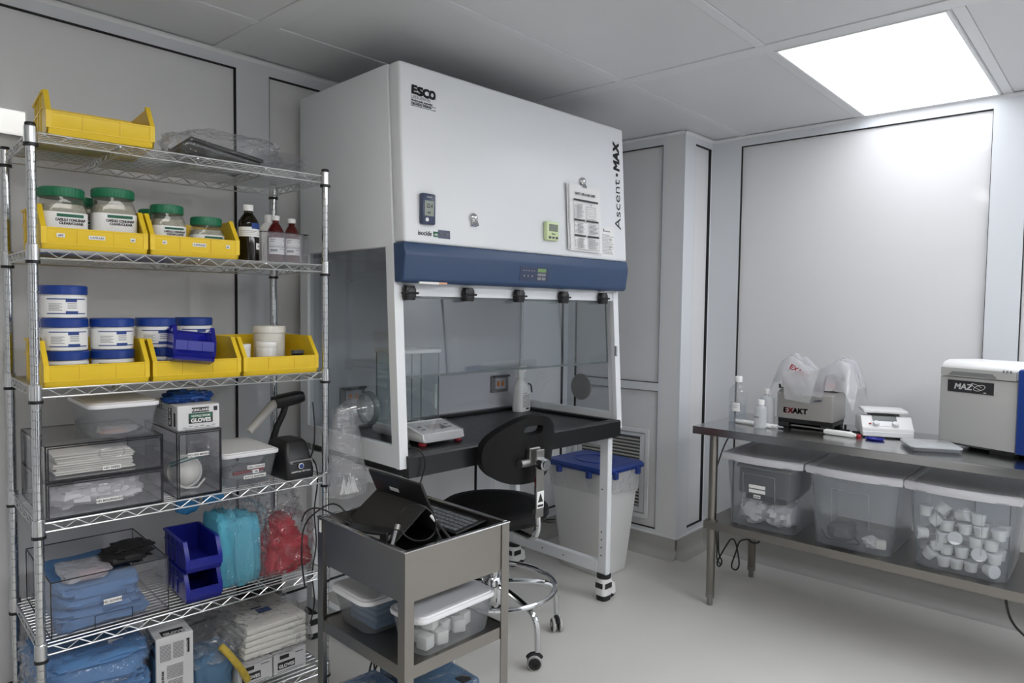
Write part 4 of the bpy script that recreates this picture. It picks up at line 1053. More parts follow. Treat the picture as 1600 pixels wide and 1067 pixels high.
# mobile stand: two end frames, cross rails and casters
for u, nm in ((.012, 'l'), (HW - .072, 'r')):
    m = MB(); du = .034
    m.bb(u, u + du, .018, .072, .13, .832, .004); m.bb(u, u + du, .655, .709, .13, .832, .004)
    m.bb(u, u + du, .072, .655, .132, .192, .003); m.bb(u, u + du, .072, .655, .776, .832, .003)
    f = obj('end_frame', m, M['hoodwhite'], hood)
    b = MB()
    for (v, z) in ((.052, .225), (.052, .265), (.052, .305), (.052, .345), (.052, .56), (.30, .162), (.45, .162), (.685, .30)):
        b.cyl((u - .001, v, z), (u + .003, v, z), .004, 8)
    obj('bolt', b, M['black'], f)
    for v in (.045, .682):
        c = bpy.data.objects.new('caster', None); COL.objects.link(c); c.parent = hood; c.location = (u + du / 2, v, 0)
        obj('top_plate', MB().lathe([(.034, .112), (.036, .116), (.036, .130), (.0001, .130)], 20), M['rubber'], c)
        obj('housing', MB().loft([(.070, .062, .02, .028), (.076, .066, .022, .055), (.074, .064, .022, .112)], 6), M['white'], c)
        obj('foot_pad', MB().loft([(.062, .056, .018, 0), (.066, .058, .018, .006), (.066, .058, .018, .026)], 6), M['rubber'], c)
        w = MB().cyl((.0, -.02, 0), (.0, .02, 0), .026, 20); w = MB().add([Vector((p.y + .052, p.x, p.z + .030)) if False else Vector((p.x + .050, p.y * .8, p.z + .028)) for p in w.v], w.f)
        obj('wheel', w, M['black'], c)
        obj('wheel_bracket', MB().prism([(.026, .10), (.060, .075), (.066, .030), (.052, .020), (.030, .030)], -.026, -.019, 'y').prism([(.026, .10), (.060, .075), (.066, .030), (.052, .020), (.030, .030)], .019, .026, 'y'), M['white'], c)
        obj('label_sticker', MB().bb(-.030, .022, -.0345, -.0325, .066, .092), M['ink'], c); obj('label_sticker', MB().bb(-.0395, -.0375, -.022, .022, .066, .092), M['ink'], c)
obj('rear_rail', MB().bb(.04, HW - .04, .662, .690, .660, .832, .003), M['hoodgrey'], hood)
# outlets on the back panel
for u, z in ((1.148, 1.043), (.225, 1.046)):
    o = obj('outlet_plate', MB().bb(u - .064, u + .064, .674, .684, z - .046, z + .046, .003), M['midgrey'], hood)
    obj('outlet_cover', MB().bb(u - .045, u + .056, .655, .674, z - .036, z + .040, .004), M['acrylic'], o)
    obj('outlet_hinge', MB().bb(u - .055, u + .064, .658, .676, z + .036, z + .046, .002), M['darkgrey'], o)
    obj('outlet_face', MB().bb(u - .036, u + .042, .6725, .674, z - .028, z + .030), M['hoodgrey'], o)
    f = MB()
    for dx in (-.014, .018): f.bb(u + dx - .010, u + dx + .008, .670, .6725, z - .014, z + .014, .002)
    obj('socket', f, M['orange'], o)
# round port covers
obj('port_cover', MB().lathe([(.0001, -.004), (.066, -.004), (.068, 0), (.066, .004), (.0001, .004)], 40, (HW - .020, .242, 1.052), Matrix.Rotation(pi / 2, 4, 'Y')), M['midgrey'], hood)
pc = obj('port_flange', MB().lathe([(.052, -.010), (.064, -.010), (.066, .008), (.052, .008), (.052, -.010)], 36, (-.002, .205, 1.068), Matrix.Rotation(pi / 2, 4, 'Y')), M['edge'], hood)
ch = MB().lathe([(.058, 0), (.061, .018), (.054, .060), (.034, .105), (.020, .125), (.017, .140), (.021, .145)], 32, (0, 0, 0), Matrix.Translation((-.004, .205, 1.068)) @ Matrix.Rotation(-pi / 2 - .06, 4, 'Y') @ Matrix.Rotation(.0, 4, 'X'))
pt_ = obj('transfer_cone', ch, M['cone'], hood)
# bag hanging from the cone
def bagfn(a, b):
    th = 2 * pi * a; t = b
    w = .022 + .050 * min(1, t * 2.2) + .006 * sin(9 * t); dd = .020 + .022 * min(1, t * 2) - .012 * max(0, t - .75) * 4
    x = w * cos(th) * (1 + .10 * noise.noise(Vector((cos(th) * 2, t * 5, 1))))
    y = dd * sin(th) * (1 + .3 * noise.noise(Vector((sin(th) * 2, t * 5, 4))))
    return (x + .018 * t, y, -.325 * t + .01 * noise.noise(Vector((th, t * 4, 9))))
bg = thing('sample_bag', 'long clear plastic bag hanging from the hood side port', 'bag', Hd(-.140, .150, 1.090), HT)
m = MB().grid(bagfn, 32, 22, wrap=True); obj('bag_body', m, M['film2'], bg)
m = MB()
for k in range(9):
    random.seed(k + 5); x = -.030 + .0085 * k
    m.tube([(x + .018, random.uniform(-.01, .01), -.318), (x * .8 + .016, 0, -.295), (x * .6 + random.uniform(-.01, .01) + .012, 0, -.265 + random.uniform(-.015, .02))], [.0042, .0035, .001], 5)
obj('paper_strips', m, M['paper'], bg)
# hood-mounted bits
def at_cover(u, z, off=0): return Hd(u, cv(z) - off, z)
th_ = thing('thermometer', 'navy digital thermometer with tall grey screen stuck to the hood front', 'thermometer', at_cover(.100, 1.812), HT)
obj('case', MB().bb(-.031, .031, -.022, 0, -.056, .056, .006, 2), M['navydark'], th_)
obj('screen', MB().bb(-.021, .021, -.0235, -.021, -.026, .030, .001), M['lcd'], th_)
obj('button', MB().lathe([(.007, 0), (.007, .003), (.0001, .0035)], 16, (-.010, -.021, -.039), Matrix.Rotation(pi / 2, 4, 'X')), M['trim'], th_)
obj('brand_plate', quads([(-.012, .012, .040, .045, -.0222)]), M['midgrey'], th_)
lettering('22.4', .021, M['ink'], th_, (0, -.0238, .004), FRONT, .01, align='CENTER', sx=.8); lettering('44', .014, M['ink'], th_, (-.002, -.0238, -.018), FRONT, .01, align='CENTER')
tm = thing('kitchen_timer', 'small lime green digital timer with one grey screen on the hood front', 'timer', at_cover(.772, 1.788), HT)
obj('case', MB().bb(-.040, .040, -.024, 0, -.040, .042, .008, 2), M['lime'], tm)
obj('screen', MB().bb(-.028, .028, -.0255, -.023, .000, .030, .001), M['lcd'], tm)
obj('button', MB().bb(-.030, -.013, -.026, -.023, -.032, -.022, .002).bb(-.007, .007, -.026, -.023, -.032, -.022, .002).bb(.013, .030, -.026, -.023, -.032, -.022, .002), M['darkgrey'], tm)
lettering('Timer', .010, M['ink'], tm, (0, -.0245, -.014), FRONT, .01, align='CENTER')
def magnet_clip(u, z, label):
    o = thing('magnet_clip', label, 'clip', at_cover(u, z), HT, 'chrome magnet clips')
    obj('magnet', MB().lathe([(.019, 0), (.019, .006), (.014, .014), (.006, .018), (.0001, .019)], 24, (0, 0, .004), Matrix.Rotation(pi / 2, 4, 'X')), M['chrome'], o)
    obj('jaw', MB().box((.002, -.012, -.016), (.030, .004, .024), .001, Matrix.Rotation(radians(-25), 3, 'X')).box((.002, -.007, -.022), (.030, .003, .016), .001, Matrix.Rotation(radians(15), 3, 'X')), M['chrome'], o)
magnet_clip(.330, 1.800, 'chrome magnet clip alone in the middle of the hood front'); magnet_clip(1.004, 2.032, 'chrome magnet clip holding the instruction sheets')
dc = thing('instruction_sheets', 'white printed instruction sheets with a cabinet drawing clipped to the hood front', 'paper', at_cover(1.003, 1.868, .004), HT)
dc.rotation_euler = (-math.atan(SL), 0, HT)
def sheet(x0, x1, z0, z1, y, cur, nm, seed):
    def fn(a, b): return (x0 + (x1 - x0) * a, y - cur * (abs(a - .5) ** 2) * 4 - .004 * b * noise.noise(Vector((a * 3, b * 3, seed))), z1 + (z0 - z1) * b)
    def fn2(a, b):
        q = fn(a, b); return (q[0], q[1] + .0012, q[2])
    m = MB().grid(fn, 10, 12); m.grid(fn2, 10, 12); return obj(nm, m, M['paper'], dc)
sheet(-.120, .108, -.148, .150, -.003, .004, 'sheet', 1); sheet(-.112, .118, -.152, .140, -.006, .004, 'sheet', 2); s3 = sheet(-.108, .104, -.145, .143, -.009, .003, 'sheet', 3)
yf = -.0165
rows = [(-.085, .090, .072, .080, yf), (-.085, -.010, -.018, -.010, yf), (.000, .090, -.018, -.010, yf), (-.085, -.005, -.088, -.080, yf), (.005, .090, -.088, -.080, yf)]
for q_ in rows: obj('heading_bar', quads([q_]), M['ink'], dc)
lettering('SAFETY USE & CARE GUIDE', .0145, M['ink'], dc, (0, yf, .100), FRONT, .02, align='CENTER', sx=.80)
rows = []
random.seed(3)
for blk in ((-.062, -.018, .058, .060 - .06), (-.062, -.008, -.028, -.07), (.022, .088, -.028, -.07), (-.062, -.004, -.096, -.140), (.012, .086, -.096, -.140)):
    x0, x1, zt_, zb_ = blk; zz = zt_
    while zz > zb_:
        rows.append((x0, x1 - random.random() * .35 * (x1 - x0), zz - .0022, zz, yf)); zz -= .0058
rows += [(-.084, .091, -.1445, -.1435, yf), (.0905, .0915, -.144, -.018, yf), (-.0855, -.0845, -.144, .072, yf)]
obj('body_text', quads(rows), M['inkgrey'], dc)
ic = []
for (x, zz) in ((-.078, .052), (-.078, .034), (-.078, .018), (-.078, .002), (-.076, -.036), (-.076, -.058), (-.076, -.104), (-.076, -.12)):
    ic += [(x - .005, x + .007, zz - .001, zz, yf), (x - .005, x + .007, zz - .012, zz - .011, yf), (x - .005, x - .004, zz - .012, zz, yf), (x + .006, x + .007, zz - .012, zz, yf)]
obj('icon_boxes', quads(ic), M['inkgrey'], dc)
dr = [(.000, .072, .050, .0515, yf), (.000, .0015, -.004, .051, yf), (.0705, .072, .004, .051, yf), (.012, .06, .040, .041, yf), (.012, .013, .010, .040, yf), (.059, .060, .008, .04, yf), (.010, .062, .009, .010, yf), (.0, .072, -.005, -.0035, yf), (.016, .056, .026, .0268, yf), (.02, .05, .018, .0188, yf), (.036, .044, .058, .063, yf)]
obj('cabinet_drawing', quads(dr), M['inkgrey'], dc)
lb = obj('rating_label', cover_rects([(1.136, 1.236, 1.705, 1.845)], .0006), M['paper'], fc)
rows = [(1.150, 1.160, 1.822, 1.836), (1.160, 1.205, 1.822, 1.827)]
random.seed(8)
for k in range(14): rows.append((1.142, 1.185 + random.random() * .045, 1.806 - k * .0068, 1.8085 - k * .0068))
for k in range(9): rows.append((1.196, 1.214 + random.random() * .016, 1.79 - k * .0083, 1.7925 - k * .0083))
obj('label_print', cover_rects(rows, .0010), M['inkgrey'], fc)

# balance with draft shield
bl = thing('balance', 'white laboratory balance with glass draft shield and red feet inside the hood', 'balance', Hd(.315, .135, .8985), HT)
obj('base', MB().loft([(.205, .36, .02, .016, 0, .18), (.215, .375, .024, .024, 0, .185), (.215, .375, .024, .045, 0, .185), (.205, .35, .022, .056, 0, .195)], 6), M['white'], bl)
wedge = MB().prism([(-.002, .020), (.15, .020), (.15, .078), (.13, .074), (.006, .048)], -.106, .106, 'x'); obj('display_housing', wedge, M['white'], bl)
Sx = Matrix.Rotation(math.atan(.026 / .124), 3, 'X')
obj('keypad', MB().box((0, .062, .0605), (.165, .085, .003), .001, Sx), M['trim'], bl)
obj('screen', MB().box((.010, .066, .0635), (.085, .050, .0022), .0006, Sx), pm('pale_screen', (.62, .56, .53), .2), bl)
obj('screen_flag', MB().add([(.012, .035, .0582), (.058, .042, .0598), (.040, .082, .0685)], [(0, 1, 2)]).add([(.012, .035, .0578), (.058, .042, .0594), (.040, .082, .0681)], [(0, 2, 1)]), M['darkgrey'], bl)
obj('key', MB().box((-.066, .050, .0605), (.018, .010, .002), 0, Sx).box((-.066, .078, .0665), (.018, .010, .002), 0, Sx).box((.072, .050, .0605), (.016, .010, .002), 0, Sx).box((.072, .078, .0665), (.016, .010, .002), 0, Sx), M['midgrey'], bl)
obj('protective_cover', MB().box((0, .058, .066), (.214, .13, .003), .001, Sx).bb(-.108, .108, -.005, -.003, .014, .050, .001), M['acrylic'], bl)
for x in (-.088, .094):
    f = obj('foot', MB().lathe([(.014, 0), (.017, .004), (.017, .010), (.010, .017), (.0001, .017)], 16, (x, .028, 0)), M['inkred'], bl)
for x in (-.08, .08): obj('foot', MB().lathe([(.014, 0), (.017, .004), (.017, .010), (.010, .017), (.0001, .017)], 16, (x, .33, 0)), M['darkgrey'], bl)
a, y0, y1, z0, z1 = .094, .155, .345, .058, .362
m = MB().bb(-a, a, y0, y0 + .003, z0, z1).bb(-a, -a + .003, y0 + .003, y1 - .003, z0, z1).bb(a - .003, a, y0 + .003, y1 - .003, z0, z1).bb(-a, a, y1 - .003, y1, z0, z1)
obj('draft_shield', m, M['glass'], bl)
e = MB()
for x in (-a, 0, a): e.bb(x - .0018, x + .0018, y0 - .002, y0 + .001, z0, z1)
for x in (-a, a): e.bb(x - .0018, x + .0018, y1 - .001, y1 + .002, z0, z1)
obj('shield_edge', e, M['edge'], bl)
obj('shield_top', MB().bb(-a - .008, a + .008, y0 - .010, y1 + .008, z1, z1 + .018, .004), M['white'], bl); obj('top_handle', MB().loft([(.07, .05, .02, z1 + .018, -.03, .20), (.05, .03, .014, z1 + .027, -.03, .20)], 6), M['white'], bl)
obj('door_handle', MB().bb(a - .002, a + .012, y0 + .02, y0 + .036, .115, .225, .004), M['white'], bl)
obj('weighing_pan', MB().lathe([(.045, .068), (.05, .070), (.05, .073), (.0001, .074)], 32, (0, .25, 0)), M['steelh'], bl)
# spray bottle
sp = thing('spray_bottle', 'white spray bottle with printed label in the far corner of the hood', 'spray bottle', Hd(1.215, .575, .8985), HT + .25)
obj('bottle_body', MB().loft([(.108, .064, .022, 0), (.112, .068, .024, .006), (.112, .068, .024, .100), (.090, .060, .022, .135, -.008, 0), (.050, .045, .02, .160, -.016, 0), (.034, .034, .016, .170, -.018, 0), (.034, .034, .016, .184, -.018, 0)], 6), M['whitejar'], sp)
obj('trigger_head', MB().prism([(-.050, .184), (.004, .184), (.006, .205), (.030, .222), (.030, .246), (-.040, .246), (-.052, .225)], -.014, .014, 'y').prism([(.008, .212), (.016, .212), (.010, .176), (.004, .176)], -.006, .006, 'y'), M['white'], sp)
obj('grip_notch', MB().tube(smooth([(.018, -.0345, .148), (.040, -.034, .140), (.052, -.033, .120), (.057, -.032, .098)], 5), [.0042] * 16, 8), M['ink'], sp)
obj('label_print', quads([(-.042, .030, .086 - k * .0075, .0895 - k * .0075, -.0345) for k in range(9)] + [(-.042, .0, .098, .101, -.0345)]), M['inkgrey'], sp); obj('label_print', quads([(-.008, .022, .010, .020, -.0345)]), M['ink'], sp)
# small flask and cable hanging over the worktop edge
cb = obj('hanging_cable', MB().tube(smooth([Hd(.05, .10, .91), Hd(.052, .02, .935), Hd(.066, -.026, .935), Hd(.088, -.034, .885), Hd(.066, -.034, .815), Hd(.03, -.05, .77), Hd(.0, -.10, .73), Hd(-.10, -.20, .74)]), .003, 8), M['black'])
tag(cb, 'black cable looping over the front edge of the hood worktop', 'cord')
fk = thing('glass_vial', 'small clear glass vial beside the balance at the left edge of the worktop', 'vial', Hd(.058, .045, .9125), HT)
obj('vial_body', MB().lathe([(.018, 0), (.019, .002), (.019, .026), (.010, .036), (.010, .042)], 20), M['glass'], fk); obj('stopper', MB().lathe([(.0115, .040), (.0115, .048), (.0001, .049)], 16), M['chrome'], fk)

cbn = thing('cable_bundle', 'tangle of black cables behind the left post of the steel cart', 'cables', Hd(-.09, .03, 0), HT)
for k, pp in enumerate(([(0, .02, .62), (.02, .0, .50), (-.01, .01, .40), (.03, 0, .28), (.0, .03, .12), (.05, .06, .004)], [(.05, 0, .56), (.01, .02, .46), (.05, .01, .36), (.02, .03, .20), (.07, .08, .004)], [(-.02, .03, .50), (.035, .02, .42), (.06, 0, .44), (.03, .01, .34), (.045, .02, .18), (.0, .09, .004)])):
    obj('cable', MB().tube(smooth(pp, 6), .0036, 6), M['black'], cbn)
obj('power_adapter', MB().bb(.0, .045, .0, .035, .36, .46, .006), M['black'], cbn)

# ------------------------------------------------------------------ waste bin
wbn = thing('waste_bin', 'white waste bin with navy blue lid and plastic liner beside the hood', 'bin', (3.205, 2.245, 0), -.06)
obj('bin_body', MB().loft([(.215, .300, .03, 0), (.225, .31, .03, .006), (.330, .400, .03, .565), (.340, .41, .03, .567), (.340, .41, .03, .585)], 6, True, False), M['binbody'], wbn)
def linfn(a, b):
    th = 2 * pi * a; w, d = .176, .212
    sx = math.copysign(abs(cos(th)) ** .25, cos(th)); sy = math.copysign(abs(sin(th)) ** .25, sin(th))
    k = 1 + .02 * noise.noise(Vector((cos(th) * 4, sin(th) * 4, b * 3))) + .02 * (1 - b); z = .592 - b * (.125 + .03 * noise.noise(Vector((cos(th) * 2, sin(th) * 2, 7))))
    tp = 1 - .17 * (.592 - z)
    return (w * sx * k * tp, d * sy * k * tp, z)
obj('liner', MB().grid(linfn, 64, 8, wrap=True), M['liner'], wbn)
lid = MB().loft([(.362, .432, .03, .580), (.372, .442, .034, .584), (.372, .442, .034, .598), (.352, .422, .03, .610), (.31, .38, .03, .612)], 6)
for (x, y) in ((-.186, -.11), (-.186, .10), (-.10, -.221), (.10, -.221)):
    lid.bb(x - .014, x + .014, y - .014, y + .014, .552, .590, .003)
ld = obj('lid', lid, M['binlid'], wbn)
pts = [(.10 * cos(2 * pi * k / 40), .12 * sin(2 * pi * k / 40), .613) for k in range(40)]
obj('lid_emboss', MB().tube(pts, .0035, 6, closed=True), M['binlid'], ld)

# ------------------------------------------------------------------ lab stool
cx, cy_ = 2.175, 2.05
stl = thing('lab_stool', 'black lab stool with backrest, chrome foot ring and five casters in front of the hood', 'stool', (cx, cy_, 0), -.10)
obj('seat', MB().lathe([(.0001, .545), (.19, .547), (.228, .556), (.240, .578), (.236, .600), (.217, .613), (.165, .616), (.0001, .606)], 44), M['blackmat'], stl)
obj('seat_plate', MB().bb(-.09, .09, -.10, .10, .520, .546, .004), M['black'], stl)
obj('gas_column', MB().lathe([(.026, .20), (.026, .40), (.022, .402), (.014, .405), (.014, .522)], 20), M['chrome'], stl)
obj('hub', MB().lathe([(.0001, .17), (.045, .172), (.050, .19), (.050, .275), (.040, .29), (.0001, .291)], 28), M['chrome'], stl)
# backrest: curved shell with a hand slot
def sup(x): return x
def backgrid(y_off):
    pass
bw, bh2 = .195, .155
def bshape(px, pz):
    """outline half-width at height fraction"""
    return 0
outl = []
for k in range(56):
    a = 2 * pi * k / 56
    x = cos(a); zz = sin(a)
    wd = .198 if zz < 0 else .198 - .085 * zz ** 1.3
    hx_ = math.copysign(abs(x) ** .72, x) * wd
    hz_ = math.copysign(abs(zz) ** .72, zz) * (.150 if zz > 0 else .128)
    outl.append((hx_, hz_))
hole = []
for k in range(20):
    a = 2 * pi * k / 20; hole.append((math.copysign(abs(cos(a)) ** .5, cos(a)) * .052, math.copysign(abs(sin(a)) ** .7, sin(a)) * .019 + .092))
bm = bmesh.new()
def loop(pts): 
    vs = [bm.verts.new((p[0], 0, p[1])) for p in pts]; return [bm.edges.new((vs[i], vs[(i + 1) % len(vs)])) for i in range(len(vs))]
es = loop(outl) + loop(hole)
bmesh.ops.triangle_fill(bm, use_beauty=True, edges=es)
bmesh.ops.subdivide_edges(bm, edges=[e for e in bm.edges if not e.is_boundary], cuts=1, use_grid_fill=False)
bmesh.ops.triangulate(bm, faces=bm.faces[:])
bmesh.ops.solidify(bm, geom=bm.faces[:], thickness=.034)
ys = [v.co.y for v in bm.verts]; ymid = (max(ys) + min(ys)) / 2
for v in bm.verts:
    v.co.y -= ymid; v.co.y += 1.9 * v.co.x ** 2 - .25 * (v.co.z - .02) ** 2
bm.verts.index_update()
m = MB().add([v.co.copy() for v in bm.verts], [[v.index for v in f.verts] for f in bm.faces]); bm.free()
BRM = Matrix.Translation((-.045, -.262, .885)) @ Matrix.Rotation(radians(8), 4, 'X')
m.v = [BRM @ p for p in m.v]
obj('backrest', m, M['blackmat'], stl, sharp=50)
obj('back_bracket', MB().bb(-.075, -.015, -.300, -.278, .835, .905, .004), M['steeldk'], stl)
obj('back_bar', MB().tube(smooth([(0, -.05, .528), (-.01, -.18, .523), (-.026, -.268, .532), (-.036, -.308, .575), (-.040, -.312, .66), (-.042, -.310, .78), (-.044, -.306, .87)], 6), .013, 10), M['chrome'], stl)
obj('bar_plate', MB().bb(-.062, -.020, -.326, -.321, .63, .90, .002).bb(-.062, -.020, -.322, -.305, .64, .66), M['steeldk'], stl)
tg = obj('warning_sticker', MB().bb(-.060, -.022, -.3275, -.3265, .668, .735), M['paper'], stl)
obj('sticker_symbol', MB().add([(-.055, -.3282, .692), (-.027, -.3282, .692), (-.041, -.3282, .728), (-.055, -.3276, .692), (-.027, -.3276, .692), (-.041, -.3276, .728)], [(0, 1, 2), (5, 4, 3), (0, 3, 4, 1), (1, 4, 5, 2), (2, 5, 3, 0)]).bb(-.056, -.026, -.3282, -.3276, .673, .682), M['ink'], stl)
kn = MB().cyl((-.041, -.322, .845), (-.041, -.352, .845), .026, 8).cyl((-.041, -.352, .845), (-.041, -.362, .845), .020, 16); obj('knob', kn, M['chrome'], stl)
obj('side_knob', MB().cyl((-.120, -.290, .848), (-.075, -.290, .848), .016, 12), M['steeldk'], stl)
obj('lever', MB().tube(smooth([(.05, -.06, .535), (.12, -.12, .532), (.17, -.17, .535)], 5), .005, 6).cyl((.16, -.16, .535), (.19, -.19, .536), .010, 8), M['black'], stl)
ring = [(.272 * cos(2 * pi * k / 64), .272 * sin(2 * pi * k / 64), .247) for k in range(64)]
obj('foot_ring', MB().tube(ring, .0115, 10, closed=True), M['chrome'], stl)
a0 = math.atan2(1.747 - cy_, 2.122 - cx) + .10
for k in range(5):
    a = a0 + 2 * pi * k / 5; ca, sa = cos(a), sin(a)
    pth = [(r_ * ca, r_ * sa, z_) for r_, z_ in ((.03, .255), (.10, .252), (.20, .236), (.268, .215), (.295, .180), (.303, .135), (.305, .072))]
    obj('leg', MB().tube(smooth(pth, 5), .0125, 10), M['chrome'], stl)
    c = bpy.data.objects.new('caster', None); COL.objects.link(c); c.parent = stl; c.location = (.305 * ca, .305 * sa, 0); c.rotation_euler = (0, 0, a + .9 + .5 * (k % 3))
    obj('caster_stem', MB().cyl((0, 0, .055), (0, 0, .078), .009, 10), M['black'], c)
    obj('hood', MB().add(*(lambda g: (g.v, g.f))(MB().tube([(.030 * cos(t) - .012, 0, .031 + .030 * sin(t)) for t in [pi * (.15 + .7 * q / 6) for q in range(7)]], .011, 8))).cyl((-.012, -.02, .03), (-.012, .02, .03), .012, 12), M['black'], c)
    for s in (-1, 1):
        w = obj('wheel', MB().lathe([(.012, -.008), (.028, -.008), (.030, -.004), (.030, .004), (.028, .008), (.012, .008), (.012, -.008)], 24, (-.012, s * .016, .030), Matrix.Rotation(pi / 2, 4, 'X')), M['rubber'], c)
        obj('wheel_rim', MB().lathe([(.0255, -.0086), (.027, -.0089), (.0302, -.0045), (.0308, 0), (.0302, .0045), (.027, .0089), (.0255, .0086), (.0255, -.0086)], 24, (-.012, s * .016, .030), Matrix.Rotation(pi / 2, 4, 'X')).lathe([(.013, -.0084), (.0001, -.0088)], 12, (-.012, s * .016, .030), Matrix.Rotation(pi / 2, 4, 'X')), M['mazgrey'], w)

# ------------------------------------------------------------------ steel cart
CO = Vector((1.139, 1.388, 0)); CTH = radians(-2.4); CW, CD = .385, .437
CM = Matrix.Translation(CO) @ Matrix.Rotation(CTH, 4, 'Z')
def Cp(x, y, z): return CM @ Vector((x, y, z))
cart = thing('steel_cart', 'stainless steel cart with a deep top tray and two open shelves', 'cart', CO, CTH)
pw = .030
for (x, y, sx_, sy_) in ((0, 0, 1, 1), (CW, 0, -1, 1), (0, CD, 1, -1), (CW, CD, -1, -1)):
    m = MB(); t_ = .003
    m.bb(x, x + sx_ * pw, y, y + sy_ * t_, .075, .818); m.bb(x, x + sx_ * t_, y + sy_ * t_, y + sy_ * pw, .075, .818)
    p = obj('post', m, M['steel'], cart)
    c = bpy.data.objects.new('caster', None); COL.objects.link(c); c.parent = cart; c.location = (x + sx_ * .016, y + sy_ * .016, 0)
    obj('wheel', MB().cyl((0, -.012, .034), (0, .012, .034), .034, 20), M['rubber'], c); obj('fork', MB().bb(-.012, .012, -.018, -.014, .03, .078).bb(-.012, .012, .014, .018, .03, .078).bb(-.016, .016, -.018, .018, .072, .078), M['zinc'], c)
m = MB(); t_ = .003; a = .0035
m.bb(pw, CW - pw, a, a + t_, .680, .818); m.bb(pw, CW - pw, CD - a - t_, CD - a, .680, .818); m.bb(a, a + t_, pw, CD - pw, .680, .818); m.bb(CW - a - t_, CW - a, pw, CD - pw, .680, .818)
obj('skirt', m, M['steel'], cart)
obj('top_tray', MB().bb(.004, CW - .004, .004, CD - .004, .772, .776), M['steelh'], cart)
m = MB()
for (x0, x1, y0, y1) in ((-.002, CW + .002, -.002, .012), (-.002, CW + .002, CD - .012, CD + .002), (-.002, .012, .012, CD - .012), (CW - .012, CW + .002, .012, CD - .012)): m.bb(x0, x1, y0, y1, .8165, .821, .001)
obj('top_rim', m, M['steelh'], cart)
for zs in (.505, .215):
    m = MB().bb(.004, CW - .004, .004, CD - .004, zs - .006, zs - .003)
    for (x0, x1, y0, y1) in ((0.003, CW - .003, .0035, .0065), (.003, CW - .003, CD - .0065, CD - .0035), (.0035, .0065, .0065, CD - .0065), (CW - .0065, CW - .0035, .0065, CD - .0065)): m.bb(x0, x1, y0, y1, zs - .034, zs + .002)
    obj('shelf', m, M['steel'], cart)
obj('label_strip', MB().bb(-.0012, -.0002, CD - .022, CD - .010, .775, .812), M['paper'], cart)
# tablet computer with keyboard
lt = thing('tablet_computer', 'black tablet computer with kickstand and keyboard standing on the steel cart', 'computer', Cp(0, 0, .776), CTH)
tx0, tx1, tz1 = .180, .252, .158
ty0, ty1 = .185, .462
ty0, ty1 = .162, .432
lean = Matrix.Rotation(-math.atan2(tx1 - tx0, tz1), 3, 'Y')
L_ = math.hypot(tx1 - tx0, tz1)
obj('tablet', MB().box(((tx0 + tx1) / 2, (ty0 + ty1) / 2, tz1 / 2 + .004), (.010, ty1 - ty0, L_), .003, lean, 2), M['black'], lt)
ks = Matrix.Rotation(math.atan2(.135, .095), 3, 'Y')
obj('kickstand', MB().box((.150, (ty0 + ty1) / 2, .050), (.004, ty1 - ty0 - .01, .140), .001, ks), M['rubber'], lt)
obj('label_plate', MB().box((tx0 + (tx1 - tx0) * .28 - .0062, .315, tz1 * .70 + .004), (.0012, .045, .012), 0, lean), M['trim'], lt)
kb = Matrix.Rotation(radians(-7), 3, 'Y')
obj('keyboard', MB().box((.315, .235, .022), (.125, .295, .006), .002, kb), M['black'], lt)
km = MB()
for i in range(5):
    for j in range(13): km.box((.268 + i * .019, .112 + j * .0205, .0262 + (i * .019 - .047) * .123), (.015, .0165, .003), .001, kb)
kk = obj('key', km, M['darkgrey'], lt); kk['kind'] = 'stuff'
hb = thing('usb_hub', 'black hub with cables behind the tablet on the steel cart', 'hub', Cp(.075, .275, .776), CTH + .45)
obj('case', MB().bb(-.026, .026, -.075, .075, 0, .030, .004), M['black'], hb); obj('ports', MB().bb(-.0265, -.0255, -.05, .02, .010, .020).bb(-.02, .02, -.0762, -.0752, .008, .02), M['midgrey'], hb)
q = obj('usb_cable', MB().tube(smooth([Cp(.06, .33, .80), Cp(.02, .40, .835), Cp(-.004, .44, .845), Cp(-.02, .47, .83), Cp(-.03, .48, .80)]), .0026, 6).tube(smooth([Cp(.07, .34, .80), Cp(.05, .40, .85), Cp(.03, .45, .84), Cp(-.02, .475, .79), Cp(-.035, .47, .70), Cp(-.03, .46, .60)]), .0026, 6), M['black'])
tag(q, 'black cables draped over the back left rim of the steel cart', 'cable')
sk = thing('usb_stick', 'silver capped usb stick propped against the hub on the cart', 'usb stick', Cp(.068, .150, .779), CTH)
obj('barrel', MB().tube([(0, 0, .008), (.022, .012, .040)], .0065, 10), M['chrome'], sk); obj('collar', MB().tube([(.024, .013, .043), (.032, .017, .055)], .0085, 10), M['steeldk'], sk)
lp_pts = []
for k in range(40):
    t = 2 * pi * k / 40; lp_pts.append(Cp(.135 + .035 * cos(t) * .75, .125 - .055 * cos(t), .842 + .052 * sin(t)))
q = obj('coiled_cable', MB().tube(lp_pts, .0022, 6, closed=True).tube(smooth([Cp(.16, .07, .835), Cp(.165, .06, .81), Cp(.17, .055, .785)]), .003, 6), M['black'])
tag(q, 'thin black cable coiled in an upright loop in front of the tablet', 'cable')
st2 = thing('stylus', 'black stylus with white tip leaning by the keyboard', 'stylus', Cp(.20, .09, .779), CTH)
obj('barrel', MB().tube([(.02, -.02, .004), (.0, .03, .055)], .0045, 8), M['black'], st2); obj('tip', MB().tube([(.0, .03, .055), (-.006, .045, .070)], .0050, 8), M['trim'], st2)
